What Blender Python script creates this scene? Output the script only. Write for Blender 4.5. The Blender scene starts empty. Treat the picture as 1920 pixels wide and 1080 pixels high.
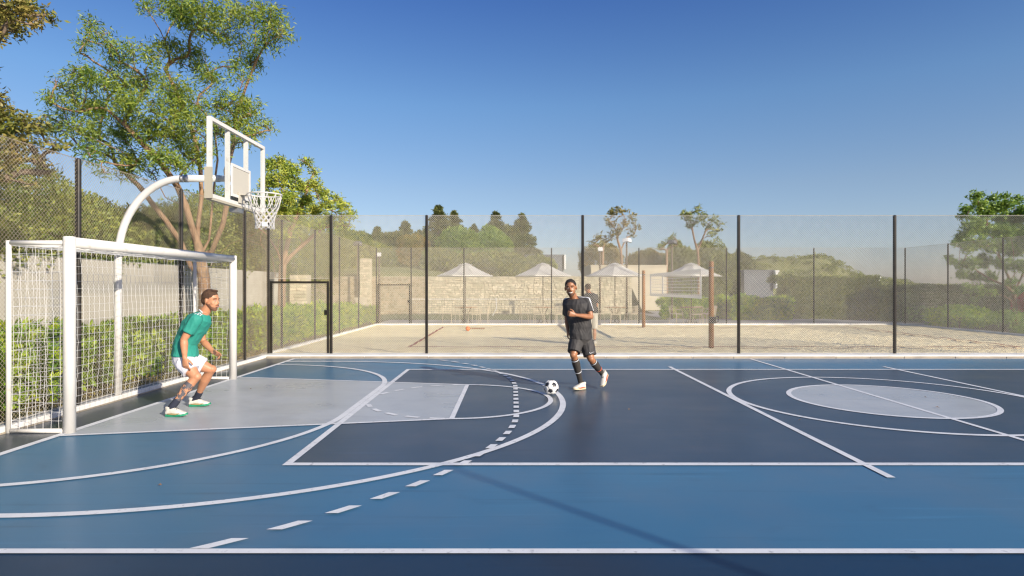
import bpy, bmesh, math, random
import numpy as np
from mathutils import Vector, Matrix, noise, Quaternion
random.seed(7)
rng = np.random.default_rng(11)
PI = math.pi
SC = bpy.context.scene
COL = SC.collection

# ---------------------------------------------------------------- camera, sky, sun, exposure
H = 1.65                      # eye height in metres
FPX = 1130.0                  # focal length in pixels of a 1920 px wide picture
cam_d = bpy.data.cameras.new('camera')
cam = bpy.data.objects.new('camera', cam_d)
COL.objects.link(cam)
cam.location = (0, 0, H)
cam.rotation_euler = (PI / 2, 0, 0)
cam_d.sensor_width = 36
cam_d.lens = 36 * FPX / 1920
cam_d.clip_start = 0.1
cam_d.clip_end = 3000
SC.camera = cam

SUN_EL = math.radians(23.5)
to_sun = Vector((0.69 * math.cos(SUN_EL), -0.724 * math.cos(SUN_EL), math.sin(SUN_EL)))
world = bpy.data.worlds.new('World')
SC.world = world
world.use_nodes = True
wn = world.node_tree
for n in list(wn.nodes):
    wn.nodes.remove(n)
sky = wn.nodes.new('ShaderNodeTexSky')
sky.sky_type = 'NISHITA'
sky.sun_disc = False
sky.sun_elevation = SUN_EL
sky.sun_rotation = math.atan2(to_sun.x, to_sun.y)
sky.altitude = 0
sky.air_density = 0.8
sky.dust_density = 0.8
sky.ozone_density = 8.0
bg = wn.nodes.new('ShaderNodeBackground')
bg.inputs['Strength'].default_value = 0.12
wo = wn.nodes.new('ShaderNodeOutputWorld')
gm = wn.nodes.new('ShaderNodeGamma')
gm.inputs[1].default_value = 0.8
hs = wn.nodes.new('ShaderNodeHueSaturation')
hs.inputs['Saturation'].default_value = 1.06
mx = wn.nodes.new('ShaderNodeMix')
mx.data_type = 'RGBA'
mx.blend_type = 'MULTIPLY'
mx.inputs[0].default_value = 1
mx.inputs[7].default_value = (1.04, 0.95, 1.08, 1)
wn.links.new(sky.outputs[0], gm.inputs[0])
wn.links.new(gm.outputs[0], hs.inputs['Color'])
wn.links.new(hs.outputs[0], mx.inputs[6])
# the air near the horizon is paler than the sky model gives
wtc = wn.nodes.new('ShaderNodeTexCoord')
wsp = wn.nodes.new('ShaderNodeSeparateXYZ')
wn.links.new(wtc.outputs['Generated'], wsp.inputs[0])
cr = wn.nodes.new('ShaderNodeValToRGB')
els = cr.color_ramp.elements
els[0].position = 0.0; els[0].color = (1.04, .78, .52, 1)
els[1].position = 1.0; els[1].color = (.42, .48, .54, 1)
for pz, c_ in ((.157, (1.0, .75, .515)), (.288, (.78, .735, .58)), (.36, (.60, .62, .565)), (.43, (.45, .51, .55))):
    e_ = els.new(pz); e_.color = (*c_, 1)
mx2 = wn.nodes.new('ShaderNodeMix')
mx2.data_type = 'RGBA'; mx2.blend_type = 'MULTIPLY'; mx2.inputs[0].default_value = 1
wn.links.new(wsp.outputs['Z'], cr.inputs[0])
wn.links.new(mx.outputs[2], mx2.inputs[6])
wn.links.new(cr.outputs[0], mx2.inputs[7])
mx3 = wn.nodes.new('ShaderNodeMix')
mx3.data_type = 'RGBA'; mx3.blend_type = 'MULTIPLY'; mx3.inputs[0].default_value = 1
mx3.inputs[7].default_value = (2, 2, 2, 1)
wn.links.new(mx2.outputs[2], mx3.inputs[6])
wn.links.new(mx3.outputs[2], bg.inputs[0])
wn.links.new(bg.outputs[0], wo.inputs[0])
sun_d = bpy.data.lights.new('sun', 'SUN')
sun_d.energy = 5.0
sun_d.angle = math.radians(0.7)
sun_d.color = (1.0, 0.90, 0.75)
sun = bpy.data.objects.new('sun', sun_d)
COL.objects.link(sun)
sun.rotation_euler = to_sun.to_track_quat('Z', 'Y').to_euler()
SC.view_settings.view_transform = 'Standard'
SC.view_settings.look = 'None'
SC.view_settings.gamma = 1
SC.view_settings.exposure = 0.45
SC.view_settings.use_curve_mapping = False
SC.cycles.max_bounces = 8
SC.cycles.transparent_max_bounces = 16
SC.cycles.filter_width = 1.3
SC.cycles.use_denoising = True
SC.cycles.adaptive_threshold = 0.006

# ---------------------------------------------------------------- helpers
def gp(px, py, z=0.0):
    """the point of the horizontal plane z that the photograph shows at this pixel"""
    Y = FPX * (H - z) / (py - 540)
    return Vector(((px - 960) / FPX * Y, Y, z))
def wp(px, py, Y):
    return Vector(((px - 960) / FPX * Y, Y, H - (py - 540) / FPX * Y))
def V(x, y, z=0.0):
    return Vector((x * H, y * H, z * H))

def nd(nt, kind, **kw):
    n = nt.nodes.new(kind)
    for k, v in kw.items():
        setattr(n, k, v)
    return n

MATS = {}
def mat(name, col, rough=0.6, metal=0.0, col2=None, nscale=3.0, ndetail=4.0, lo=0.35, hi=0.65, stretch=None,
        bump=0.0, bscale=20.0, bstretch=None, island=0.0, trans=0.0, spec=0.5, rough2=None, sub=0.0, coat=0.0,
        col3=None, n3=1.0, lo3=0.5, hi3=0.7, f3=1.0, bdist=0.01, scuff=None):
    m = bpy.data.materials.new(name)
    m.use_nodes = True
    nt = m.node_tree
    b = nt.nodes['Principled BSDF']
    out = nt.nodes['Material Output']
    b.inputs['Roughness'].default_value = rough
    b.inputs['Metallic'].default_value = metal
    b.inputs['Specular IOR Level'].default_value = spec
    b.inputs['Coat Weight'].default_value = coat
    if sub:
        b.inputs['Subsurface Weight'].default_value = sub
        b.inputs['Subsurface Radius'].default_value = (0.02, 0.008, 0.004)
        b.inputs['Subsurface Scale'].default_value = 0.4
    tc = nd(nt, 'ShaderNodeTexCoord')
    src = None
    def coords(st):
        if st is None:
            return tc.outputs['Object']
        mp = nd(nt, 'ShaderNodeMapping')
        mp.inputs['Scale'].default_value = st
        nt.links.new(tc.outputs['Object'], mp.inputs[0])
        return mp.outputs[0]
    def ramp(scale, det, lo_, hi_, st):
        nz = nd(nt, 'ShaderNodeTexNoise')
        nz.inputs['Scale'].default_value = scale
        nz.inputs['Detail'].default_value = det
        nt.links.new(coords(st), nz.inputs['Vector'])
        mr = nd(nt, 'ShaderNodeMapRange')
        mr.inputs['From Min'].default_value = lo_
        mr.inputs['From Max'].default_value = hi_
        nt.links.new(nz.outputs[0], mr.inputs[0])
        return mr.outputs[0]
    b.inputs['Base Color'].default_value = (*col, 1)
    if col2 is not None:
        f = ramp(nscale, ndetail, lo, hi, stretch)
        mx = nd(nt, 'ShaderNodeMix', data_type='RGBA')
        mx.inputs[6].default_value = (*col, 1)
        mx.inputs[7].default_value = (*col2, 1)
        nt.links.new(f, mx.inputs[0])
        src = mx.outputs[2]
        if rough2 is not None:
            mr = nd(nt, 'ShaderNodeMapRange')
            mr.inputs['To Min'].default_value = rough
            mr.inputs['To Max'].default_value = rough2
            nt.links.new(f, mr.inputs[0])
            nt.links.new(mr.outputs[0], b.inputs['Roughness'])
    if col3 is not None:
        f = ramp(n3, 6, lo3, hi3, None)
        ml = nd(nt, 'ShaderNodeMath', operation='MULTIPLY')
        ml.inputs[1].default_value = f3
        nt.links.new(f, ml.inputs[0])
        mx = nd(nt, 'ShaderNodeMix', data_type='RGBA')
        if src is not None:
            nt.links.new(src, mx.inputs[6])
        else:
            mx.inputs[6].default_value = (*col, 1)
        mx.inputs[7].default_value = (*col3, 1)
        nt.links.new(ml.outputs[0], mx.inputs[0])
        src = mx.outputs[2]
    if scuff is not None:
        for ang, st_, tone, amt in ((0.7, (0.35, 7.0, 1), 0.55, scuff), (-0.35, (0.5, 11.0, 1), 1.35, scuff*.8), (0.1, (1.6, 2.2, 1), 0.8, scuff)):
            mp = nd(nt, 'ShaderNodeMapping')
            mp.inputs['Rotation'].default_value = (0, 0, ang)
            mp.inputs['Scale'].default_value = st_
            mp.inputs['Location'].default_value = (ang*7, 3, 0)
            nt.links.new(tc.outputs['Object'], mp.inputs[0])
            nz = nd(nt, 'ShaderNodeTexNoise')
            nz.inputs['Scale'].default_value = 1.4
            nz.inputs['Detail'].default_value = 7
            nz.inputs['Distortion'].default_value = .4
            nt.links.new(mp.outputs[0], nz.inputs['Vector'])
            mr = nd(nt, 'ShaderNodeMapRange')
            mr.inputs['From Min'].default_value = .60
            mr.inputs['From Max'].default_value = .74
            mr.inputs['To Min'].default_value = 1.0
            mr.inputs['To Max'].default_value = 1 + (tone-1)*amt
            nt.links.new(nz.outputs[0], mr.inputs[0])
            vm = nd(nt, 'ShaderNodeVectorMath', operation='SCALE')
            nt.links.new(src, vm.inputs[0])
            nt.links.new(mr.outputs[0], vm.inputs['Scale'])
            src = vm.outputs[0]
    if island:
        geo = nd(nt, 'ShaderNodeNewGeometry')
        hs = nd(nt, 'ShaderNodeHueSaturation')
        m1 = nd(nt, 'ShaderNodeMapRange')
        m1.inputs['To Min'].default_value = 1 - island
        m1.inputs['To Max'].default_value = 1 + island
        nt.links.new(geo.outputs['Random Per Island'], m1.inputs[0])
        nt.links.new(m1.outputs[0], hs.inputs['Value'])
        m2 = nd(nt, 'ShaderNodeMapRange')
        m2.inputs['To Min'].default_value = 0.5 + island * 0.06
        m2.inputs['To Max'].default_value = 0.5 - island * 0.06
        nt.links.new(geo.outputs['Random Per Island'], m2.inputs[0])
        nt.links.new(m2.outputs[0], hs.inputs['Hue'])
        if src is not None:
            nt.links.new(src, hs.inputs['Color'])
        else:
            hs.inputs['Color'].default_value = (*col, 1)
        src = hs.outputs[0]
    if src is not None:
        nt.links.new(src, b.inputs['Base Color'])
    if bump:
        nz = nd(nt, 'ShaderNodeTexNoise')
        nz.inputs['Scale'].default_value = bscale
        nz.inputs['Detail'].default_value = 6
        nt.links.new(coords(bstretch), nz.inputs['Vector'])
        bp = nd(nt, 'ShaderNodeBump')
        bp.inputs['Strength'].default_value = bump
        bp.inputs['Distance'].default_value = bdist
        nt.links.new(nz.outputs[0], bp.inputs['Height'])
        nt.links.new(bp.outputs[0], b.inputs['Normal'])
    if trans:
        tr = nd(nt, 'ShaderNodeBsdfTranslucent')
        if src is not None:
            nt.links.new(src, tr.inputs[0])
        else:
            tr.inputs[0].default_value = (*col, 1)
        ms = nd(nt, 'ShaderNodeMixShader')
        ms.inputs[0].default_value = trans
        nt.links.new(b.outputs[0], ms.inputs[1])
        nt.links.new(tr.outputs[0], ms.inputs[2])
        nt.links.new(ms.outputs[0], out.inputs[0])
    MATS[name] = m
    return m

class MB:
    def __init__(s):
        s.v = []; s.f = []
    def quad(s, a, b, c, d):
        i = len(s.v); s.v += [tuple(a), tuple(b), tuple(c), tuple(d)]; s.f.append((i, i+1, i+2, i+3))
    def poly(s, pts):
        i = len(s.v); s.v += [tuple(p) for p in pts]; s.f.append(tuple(range(i, i+len(pts))))
    def box(s, x0, x1, y0, y1, z0, z1, R=None, t=None):
        i = len(s.v)
        for p in ((x0,y0,z0),(x1,y0,z0),(x1,y1,z0),(x0,y1,z0),(x0,y0,z1),(x1,y0,z1),(x1,y1,z1),(x0,y1,z1)):
            p = Vector(p)
            if R is not None: p = R @ p
            if t is not None: p = p + t
            s.v.append(tuple(p))
        for q in ((0,3,2,1),(4,5,6,7),(0,1,5,4),(1,2,6,5),(2,3,7,6),(3,0,4,7)):
            s.f.append(tuple(i + k for k in q))
    def bbox(s, x0, x1, y0, y1, z0, z1, c=0.01, R=None, t=None):
        """box with chamfered vertical and top edges"""
        pts = [(x0+c,y0),(x1-c,y0),(x1,y0+c),(x1,y1-c),(x1-c,y1),(x0+c,y1),(x0,y1-c),(x0,y0+c)]
        i = len(s.v)
        cx, cy = (x0+x1)/2, (y0+y1)/2
        for z, k in ((z0, 1), (z1-c, 1), (z1, 0)):
            for (x, y) in pts:
                if not k:
                    x += c * (1 if x < cx else -1); y += c * (1 if y < cy else -1)
                p = Vector((x, y, z))
                if R is not None: p = R @ p
                if t is not None: p = p + t
                s.v.append(tuple(p))
        for r in range(2):
            for k in range(8):
                a = i + r*8 + k; b = i + r*8 + (k+1) % 8
                s.f.append((a, b, b+8, a+8))
        s.f.append(tuple(i + k for k in range(7, -1, -1)))
        s.f.append(tuple(i + 16 + k for k in range(8)))
    def tube(s, pts, rad, n=8, cap=True, ph=0.0):
        pts = [Vector(p) for p in pts]
        if not isinstance(rad, (list, tuple)): rad = [rad] * len(pts)
        base = len(s.v)
        up = None
        for k, p in enumerate(pts):
            if k == 0: d = pts[1] - p
            elif k == len(pts)-1: d = p - pts[k-1]
            else: d = (pts[k+1] - p).normalized() + (p - pts[k-1]).normalized()
            if d.length < 1e-9: d = Vector((0, 0, 1))
            d.normalize()
            if up is None:
                up = d.orthogonal().normalized() if abs(d.z) < 0.99 else Vector((1, 0, 0))
                if abs(d.z) < 0.99:
                    up = (Vector((0, 0, 1)) - d * d.z).normalized()
            up = (up - d * up.dot(d))
            if up.length < 1e-6: up = d.orthogonal()
            up.normalize()
            w = d.cross(up)
            for j in range(n):
                a = 2*PI*j/n + ph
                s.v.append(tuple(p + (up*math.cos(a) + w*math.sin(a)) * rad[k]))
        for k in range(len(pts)-1):
            for j in range(n):
                a = base + k*n + j; b = base + k*n + (j+1) % n
                s.f.append((a, b, b+n, a+n))
        if cap:
            s.f.append(tuple(base + j for j in range(n-1, -1, -1)))
            s.f.append(tuple(base + (len(pts)-1)*n + j for j in range(n)))
    def sphere(s, c, r, n=12, m=8, sc=(1,1,1), R=None):
        c = Vector(c); base = len(s.v)
        for i in range(m+1):
            t = PI*i/m
            for j in range(n):
                a = 2*PI*j/n
                p = Vector((math.sin(t)*math.cos(a)*sc[0], math.sin(t)*math.sin(a)*sc[1], math.cos(t)*sc[2])) * r
                if R is not None: p = R @ p
                s.v.append(tuple(c + p))
        for i in range(m):
            for j in range(n):
                a = base + i*n + j; b = base + i*n + (j+1) % n
                s.f.append((a, a+n, b+n, b))
    def disc(s, c, r, z, n=48, r0=0.0, a0=0.0, a1=2*PI):
        for k in range(n):
            t0 = a0 + (a1-a0)*k/n; t1 = a0 + (a1-a0)*(k+1)/n
            if r0 > 0:
                s.quad((c[0]+r0*math.cos(t0), c[1]+r0*math.sin(t0), z), (c[0]+r*math.cos(t0), c[1]+r*math.sin(t0), z),
                       (c[0]+r*math.cos(t1), c[1]+r*math.sin(t1), z), (c[0]+r0*math.cos(t1), c[1]+r0*math.sin(t1), z))
            else:
                s.poly([(c[0], c[1], z), (c[0]+r*math.cos(t0), c[1]+r*math.sin(t0), z), (c[0]+r*math.cos(t1), c[1]+r*math.sin(t1), z)])
    def mesh(s, name, m=None, smooth=False):
        me = bpy.data.meshes.new(name)
        me.from_pydata(s.v, [], s.f)
        if m is not None: me.materials.append(m)
        if smooth: me.polygons.foreach_set('use_smooth', [True] * len(me.polygons))
        me.update()
        return me
    def build(s, name, m=None, parent=None, smooth=False, loc=None):
        return obj(name, s.mesh(name, m, smooth), parent, loc)

def obj(name, me, parent=None, loc=None):
    o = bpy.data.objects.new(name, me)
    COL.objects.link(o)
    if parent is not None:
        o.parent = parent
        p = parent
        off = Vector(p.location)
        while p.parent is not None:
            p = p.parent; off = off + Vector(p.location)
        o.location = (Vector(loc) if loc is not None else Vector((0, 0, 0))) - off
        o['_w'] = 1
        del o['_w']
    elif loc is not None:
        o.location = loc
    return o
def thing(name, label, cat, loc=(0, 0, 0), group=None):
    o = bpy.data.objects.new(name, None)
    COL.objects.link(o)
    o.location = loc
    o.empty_display_size = 0.2
    return tag(o, label, cat, group)
def tag(o, label=None, cat=None, group=None, kind=None):
    if label: o['label'] = label
    if cat: o['category'] = cat
    if group: o['group'] = group
    if kind: o['kind'] = kind
    return o
def struct(o):
    o['kind'] = 'structure'
    return o
def stuff(o):
    o['kind'] = 'stuff'
    return o
def copy_tree(o, parent=None):
    c = o.copy(); COL.objects.link(c)
    if parent is not None: c.parent = parent
    for ch in list(o.children):
        copy_tree(ch, c)
    return c
def origin_to(o, p):
    """move a mesh object's origin without moving its geometry"""
    p = Vector(p)
    o.data.transform(Matrix.Translation(-p))
    o.location = Vector(o.location) + p
    return o
def fast_mesh(name, verts, nper, m):
    """verts (N*nper,3) -> N polygons of nper corners, as numpy"""
    me = bpy.data.meshes.new(name)
    nv = len(verts); nf = nv // nper
    me.vertices.add(nv); me.vertices.foreach_set('co', np.asarray(verts, dtype=np.float32).ravel())
    me.loops.add(nv); me.loops.foreach_set('vertex_index', np.arange(nv, dtype=np.int32))
    me.polygons.add(nf)
    me.polygons.foreach_set('loop_start', np.arange(0, nv, nper, dtype=np.int32))
    me.polygons.foreach_set('loop_total', np.full(nf, nper, dtype=np.int32))
    me.materials.append(m)
    me.update(calc_edges=True)
    return me
def nrm(a):
    return a / np.maximum(np.linalg.norm(a, axis=1, keepdims=True), 1e-9)
def leaf_verts(P, D, L, W, bend=0.25):
    """kite shaped leaves rooted at P pointing along D"""
    n = len(P)
    D = nrm(D)
    Rv = nrm(np.cross(D, rng.normal(size=(n, 3))))
    N = np.cross(D, Rv)
    L = np.broadcast_to(np.asarray(L, dtype=float), (n,))[:, None]
    W = np.broadcast_to(np.asarray(W, dtype=float), (n,))[:, None]
    a = P
    b = P + D*L*0.45 + Rv*W*0.5 + N*L*bend*0.3
    c = P + D*L*0.97 - N*L*bend*0.25
    d = P + D*L*0.45 - Rv*W*0.5 + N*L*bend*0.3
    return np.stack([a, b, c, d], axis=1).reshape(-1, 3)

# ---------------------------------------------------------------- materials
mat('court_blue', (0.036, 0.130, 0.235), 0.27, col2=(0.055, 0.172, 0.285), nscale=0.28, ndetail=9, stretch=(1, 1.9, 1), lo=.30, hi=.70, rough2=0.40, bump=0.05, bscale=22, bdist=0.002,
    col3=(0.095, 0.155, 0.225), n3=0.9, lo3=0.46, hi3=0.80, f3=0.65, scuff=0.55)
mat('court_navy', (0.024, 0.046, 0.078), 0.27, col2=(0.042, 0.070, 0.105), nscale=0.3, ndetail=9, stretch=(1, 2, 1), lo=.3, hi=.7, rough2=0.40, bump=0.05, bscale=22, bdist=0.002,
    col3=(0.075, 0.085, 0.11), n3=1.5, lo3=0.48, hi3=0.78, f3=0.5, scuff=0.6)
mat('court_edge', (0.030, 0.042, 0.062), 0.28, col2=(0.045, 0.058, 0.078), nscale=0.8, rough2=0.40, bump=0.05, bscale=22, bdist=0.002,
    col3=(0.08, 0.085, 0.08), n3=1.9, lo3=0.5, hi3=0.8, f3=0.5, scuff=0.6)
mat('near_margin', (0.006, 0.034, 0.078), 0.40, col2=(0.018, 0.032, 0.055), nscale=0.4, rough2=0.5, bump=0.05, bscale=22, bdist=0.002, col3=(0.006, 0.010, 0.016), n3=2.6, lo3=0.66, hi3=0.74, f3=0.7, scuff=0.6)
mat('court_grey', (0.37, 0.40, 0.43), 0.26, col2=(0.43, 0.455, 0.475), nscale=0.7, stretch=(1, 1.8, 1), rough2=0.38, bump=0.05, bscale=22, bdist=0.002,
    col3=(0.32, 0.34, 0.37), n3=2.3, lo3=0.5, hi3=0.8, f3=0.6, scuff=0.35)
mat('line_paint', (0.72, 0.73, 0.74), 0.5, col2=(0.60, 0.61, 0.63), nscale=4, lo=0.45, hi=0.8, bump=0.12, bscale=60, bdist=0.002, col3=(0.30, 0.31, 0.33), n3=19, lo3=0.60, hi3=0.72, f3=0.7)
mat('white_paint', (0.68, 0.665, 0.63), 0.32, col2=(0.62, 0.60, 0.565), nscale=2.5, bump=0.05, bscale=40, col3=(0.42, 0.36, 0.28), n3=11, lo3=0.62, hi3=0.76, f3=0.6)
mat('kerb_white', (0.80, 0.79, 0.76), 0.6, col2=(0.66, 0.64, 0.60), nscale=2.2, bump=0.2, bscale=60, col3=(0.42, 0.40, 0.36), n3=8, lo3=0.58, hi3=0.75, f3=0.5)
mat('kerb_beige', (0.42, 0.36, 0.27), 0.8, col2=(0.30, 0.26, 0.21), nscale=3, bump=0.3, bscale=50)
mat('concrete_strip', (0.42, 0.42, 0.42), 0.85, col2=(0.30, 0.30, 0.31), nscale=9, bump=0.4, bscale=70)
mat('black_steel', (0.012, 0.011, 0.010), 0.34, col2=(0.03, 0.024, 0.018), nscale=8, bump=0.05)
mat('mesh_wire', (0.40, 0.35, 0.26), 0.55, col2=(0.32, 0.26, 0.18), nscale=5)
mat('mesh_wire_pale', (0.58, 0.54, 0.45), 0.55, col2=(0.50, 0.45, 0.36), nscale=5)
mat('cord_white', (0.60, 0.60, 0.60), 0.8)
mat('net_white', (0.80, 0.79, 0.77), 0.75, trans=0.5)
mat('pad_beige', (0.40, 0.37, 0.29), 0.55, bump=0.1, bscale=30)
mat('panel_grey', (0.50, 0.47, 0.40), 0.5, bump=0.05)
mat('bracket_steel', (0.35, 0.35, 0.35), 0.4, metal=0.7)
mat('sand', (0.86, 0.74, 0.46), 0.95, col2=(0.78, 0.66, 0.40), nscale=1.2, bump=0.8, bscale=14, bdist=0.05)
mat('paving', (0.40, 0.38, 0.37), 0.85, col2=(0.32, 0.31, 0.30), nscale=1.5, bump=0.2)
mat('plaster', (0.49, 0.465, 0.41), 0.85, col2=(0.44, 0.415, 0.365), nscale=1.1, bump=0.25, bscale=25, col3=(0.37, 0.335, 0.28), n3=0.7, lo3=0.55, hi3=0.8, f3=0.35)
mat('ground_soil', (0.10, 0.075, 0.045), 0.95, col2=(0.06, 0.07, 0.028), nscale=1.3, bump=0.5, bscale=12)
mat('lawn', (0.085, 0.115, 0.03), 0.9, col2=(0.14, 0.15, 0.045), nscale=1.7, bump=0.6, bscale=30)
mat('dry_bank', (0.26, 0.25, 0.085), 0.95, col2=(0.16, 0.18, 0.055), nscale=0.8, bump=0.6, bscale=12)
mat('stone_cream', (0.66, 0.60, 0.44), 0.9, col2=(0.55, 0.49, 0.34), nscale=2.5, island=0.22, bump=0.4, bscale=12)  # cream stone tone, paler than the brown one
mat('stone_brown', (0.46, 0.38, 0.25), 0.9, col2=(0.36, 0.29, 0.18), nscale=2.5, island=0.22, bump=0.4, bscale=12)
mat('mortar', (0.50, 0.44, 0.32), 0.95, bump=0.4, bscale=12)
mat('building_beige', (0.60, 0.53, 0.40), 0.85, col2=(0.52, 0.46, 0.35), nscale=0.5)
mat('grey_wall', (0.15, 0.165, 0.19), 0.85, col2=(0.12, 0.135, 0.16), nscale=0.5)  # grey lowered and blued to put the garden wall's shade into the colour
mat('canopy_cloth', (0.80, 0.78, 0.72), 0.85, col2=(0.74, 0.72, 0.66), nscale=2, trans=0.2)
mat('wood_post', (0.34, 0.165, 0.06), 0.65, col2=(0.23, 0.105, 0.04), nscale=3, stretch=(6, 6, 0.7), bump=0.4, bscale=12, bstretch=(6, 6, 0.5))
mat('wood_top', (0.42, 0.22, 0.09), 0.5, col2=(0.33, 0.16, 0.06), nscale=4, stretch=(1, 6, 1))
mat('cream_metal', (0.62, 0.53, 0.38), 0.5)
mat('umbrella_pole', (0.13, 0.09, 0.05), 0.5)
mat('red_ribbon', (0.30, 0.055, 0.025), 0.8)
mat('orange_plastic', (0.75, 0.16, 0.02), 0.5)
mat('lamp_white', (0.75, 0.75, 0.74), 0.4)
mat('lamp_grey', (0.12, 0.12, 0.12), 0.5)
mat('bark_warm', (0.38, 0.235, 0.135), 0.9, col2=(0.24, 0.15, 0.09), nscale=5, stretch=(3, 3, 0.7), bump=0.9, bscale=9, bstretch=(4, 4, 0.6), bdist=0.04)
mat('bark_grey', (0.22, 0.16, 0.11), 0.9, col2=(0.12, 0.09, 0.065), nscale=5, stretch=(3, 3, 0.7), bump=0.8, bscale=9, bdist=0.03)
mat('leaf_main', (0.2, 0.315, 0.045), 0.5, col2=(0.33, 0.4, 0.065), nscale=0.9, island=0.45, trans=0.45, col3=(0.22, 0.13, 0.045), n3=3.2, lo3=0.60, hi3=0.72, f3=0.7)
mat('leaf_orange', (0.18, 0.22, 0.04), 0.5, col2=(0.3, 0.235, 0.06), nscale=1.1, island=0.5, trans=0.3)
mat('leaf_yellow', (0.31, 0.42, 0.06), 0.5, col2=(0.46, 0.48, 0.08), nscale=1.2, island=0.4, trans=0.35)
mat('leaf_hedge', (0.2, 0.4, 0.025), 0.45, col2=(0.44, 0.56, 0.035), nscale=2.2, island=0.45, trans=0.35)
mat('leaf_bank', (0.12, 0.18, 0.03), 0.55, col2=(0.25, 0.3, 0.045), nscale=0.7, island=0.5, trans=0.25)
mat('leaf_dark', (0.11, 0.14, 0.04), 0.6, col2=(0.17, 0.19, 0.055), nscale=0.8, island=0.5, trans=0.2)
mat('leaf_olive', (0.2, 0.24, 0.05), 0.6, col2=(0.28, 0.31, 0.07), nscale=0.4, island=0.4, trans=0.25)
mat('leaf_bright', (0.20, 0.34, 0.07), 0.55, col2=(0.28, 0.38, 0.08), nscale=0.5, island=0.35, trans=0.35)
mat('leaf_rust', (0.24, 0.24, 0.055), 0.55, col2=(0.34, 0.25, 0.06), nscale=0.5, island=0.4, trans=0.3)
mat('leaf_right', (0.17, 0.3, 0.05), 0.5, col2=(0.26, 0.38, 0.06), nscale=0.8, island=0.4, trans=0.3)
mat('leaf_shade', (0.07, 0.1, 0.03), 0.6, col2=(0.11, 0.14, 0.035), nscale=0.9, island=0.4, trans=0.2)  # darker green, the tall hedge's shade is put into the leaf colour
mat('petal_red', (0.55, 0.03, 0.04), 0.6, island=0.2, trans=0.2)
mat('dry_leaf', (0.16, 0.09, 0.04), 0.8, island=0.4)
g = mat('glass_pane', (0.95, 0.97, 0.97), 0.02)
nt = g.node_tree
for n in list(nt.nodes):
    if n.type == 'BSDF_PRINCIPLED': nt.nodes.remove(n)
_t = nd(nt, 'ShaderNodeBsdfTransparent'); _t.inputs[0].default_value = (0.96, 0.98, 0.98, 1)
_g = nd(nt, 'ShaderNodeBsdfGlossy'); _g.inputs['Roughness'].default_value = 0.03
_f = nd(nt, 'ShaderNodeLayerWeight'); _f.inputs[0].default_value = 0.12
_m = nd(nt, 'ShaderNodeMixShader')
nt.links.new(_f.outputs[0], _m.inputs[0]); nt.links.new(_t.outputs[0], _m.inputs[1]); nt.links.new(_g.outputs[0], _m.inputs[2])
nt.links.new(_m.outputs[0], nt.nodes['Material Output'].inputs[0])
M = MATS
# ---------------------------------------------------------------- ground and the court
def sheet(name, x0, x1, y0, y1, z, m):
    b = MB(); b.quad((x0, y0, z), (x1, y0, z), (x1, y1, z), (x0, y1, z))
    return struct(b.build(name, m))
sheet('ground', -900, 1500, -300, 2500, -0.06, M['ground_soil'])
CXE = -3.068                      # goal line
CY = 5.395                        # the long axis of the court
KX, KY = -3.50, 8.56              # inner faces of the kerbs
XR = 12.8                         # right end of everything
b = MB(); b.box((KX-.0)*H, XR*H, -3*H, KY*H, -0.05, 0.0)
struct(b.build('court_slab', M['court_edge']))
sheet('near_margin', (KX-.0)*H, XR*H, -3*H, 2.262*H, 0.002, M['near_margin'])
sheet('playing_surface', CXE*H, 9.77*H, 2.282*H, 8.50*H, 0.002, M['court_blue'])
sheet('inner_court', -1.27*H, 7.97*H, 3.41*H, 7.37*H, 0.004, M['court_navy'])
b = MB(); b.poly([(CXE*H, 4.06*H, .006), (-.46*H, 4.59*H, .006), (-.46*H, 6.20*H, .006), (CXE*H, 6.73*H, .006)])
struct(b.build('key_area', M['court_grey']))
b = MB(); b.disc((3.351*H, CY*H), .795*H, .006, 96)
struct(b.build('centre_disc', M['court_grey']))
ZL = [0.0080]
def lz():
    ZL[0] += 0.00012
    return ZL[0]
def line(pts, w, name='court_line', closed=False):
    """a painted line of width w (in H) along points in H units, as a mitred ribbon"""
    z = lz(); n = len(pts)
    P = [Vector((p[0]*H, p[1]*H)) for p in pts]
    Ls, Rs = [], []
    for i, p in enumerate(P):
        if closed:
            d = P[(i+1) % n] - P[i-1]
        elif i == 0: d = P[1]-P[0]
        elif i == n-1: d = P[-1]-P[-2]
        else: d = (P[i+1]-p).normalized() + (p-P[i-1]).normalized()
        d.normalize(); q = Vector((-d.y, d.x)) * (w*H/2)
        Ls.append(p+q); Rs.append(p-q)
    b = MB()
    for i in range(n if closed else n-1):
        j = (i+1) % n
        b.quad((*Rs[i], z), (*Rs[j], z), (*Ls[j], z), (*Ls[i], z))
    return struct(b.build(name, M['line_paint']))
def arc(cx, cy, r, a0, a1, n=48):
    return [(cx + r*math.cos(math.radians(a0+(a1-a0)*k/n)), cy + r*math.sin(math.radians(a0+(a1-a0)*k/n))) for k in range(n+1)]
line([(CXE, -3), (CXE, 8.50)], .055)
line([(CXE-.0, 2.282), (9.8, 2.282)], .040)
line([(CXE+.02, 8.49), (9.8, 8.49)], .03)
line([(-1.27, 3.386), (-1.27, 7.394)], .045)
line([(-1.29, 3.409), (7.99, 3.409)], .050)
line([(-1.29, 7.37), (7.99, 7.37)], .055)
line([(1.993, 3.165), (1.993, 7.635)], .044)
line([(4.709, 3.165), (4.709, 7.635)], .044)
line([(3.351, 2.282), (3.351, 8.50)], .040)
line(arc(3.351, CY, .795, 0, 360, 96)[:-1], .043, closed=True)
line(arc(3.351, CY, 1.327, 0, 360, 120)[:-1], .046, closed=True)
X3 = -2.317
line([(CXE, CY-2.763)] + arc(X3, CY, 2.763, -90, 90, 110) + [(CXE, CY+2.763)], .050)
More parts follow.
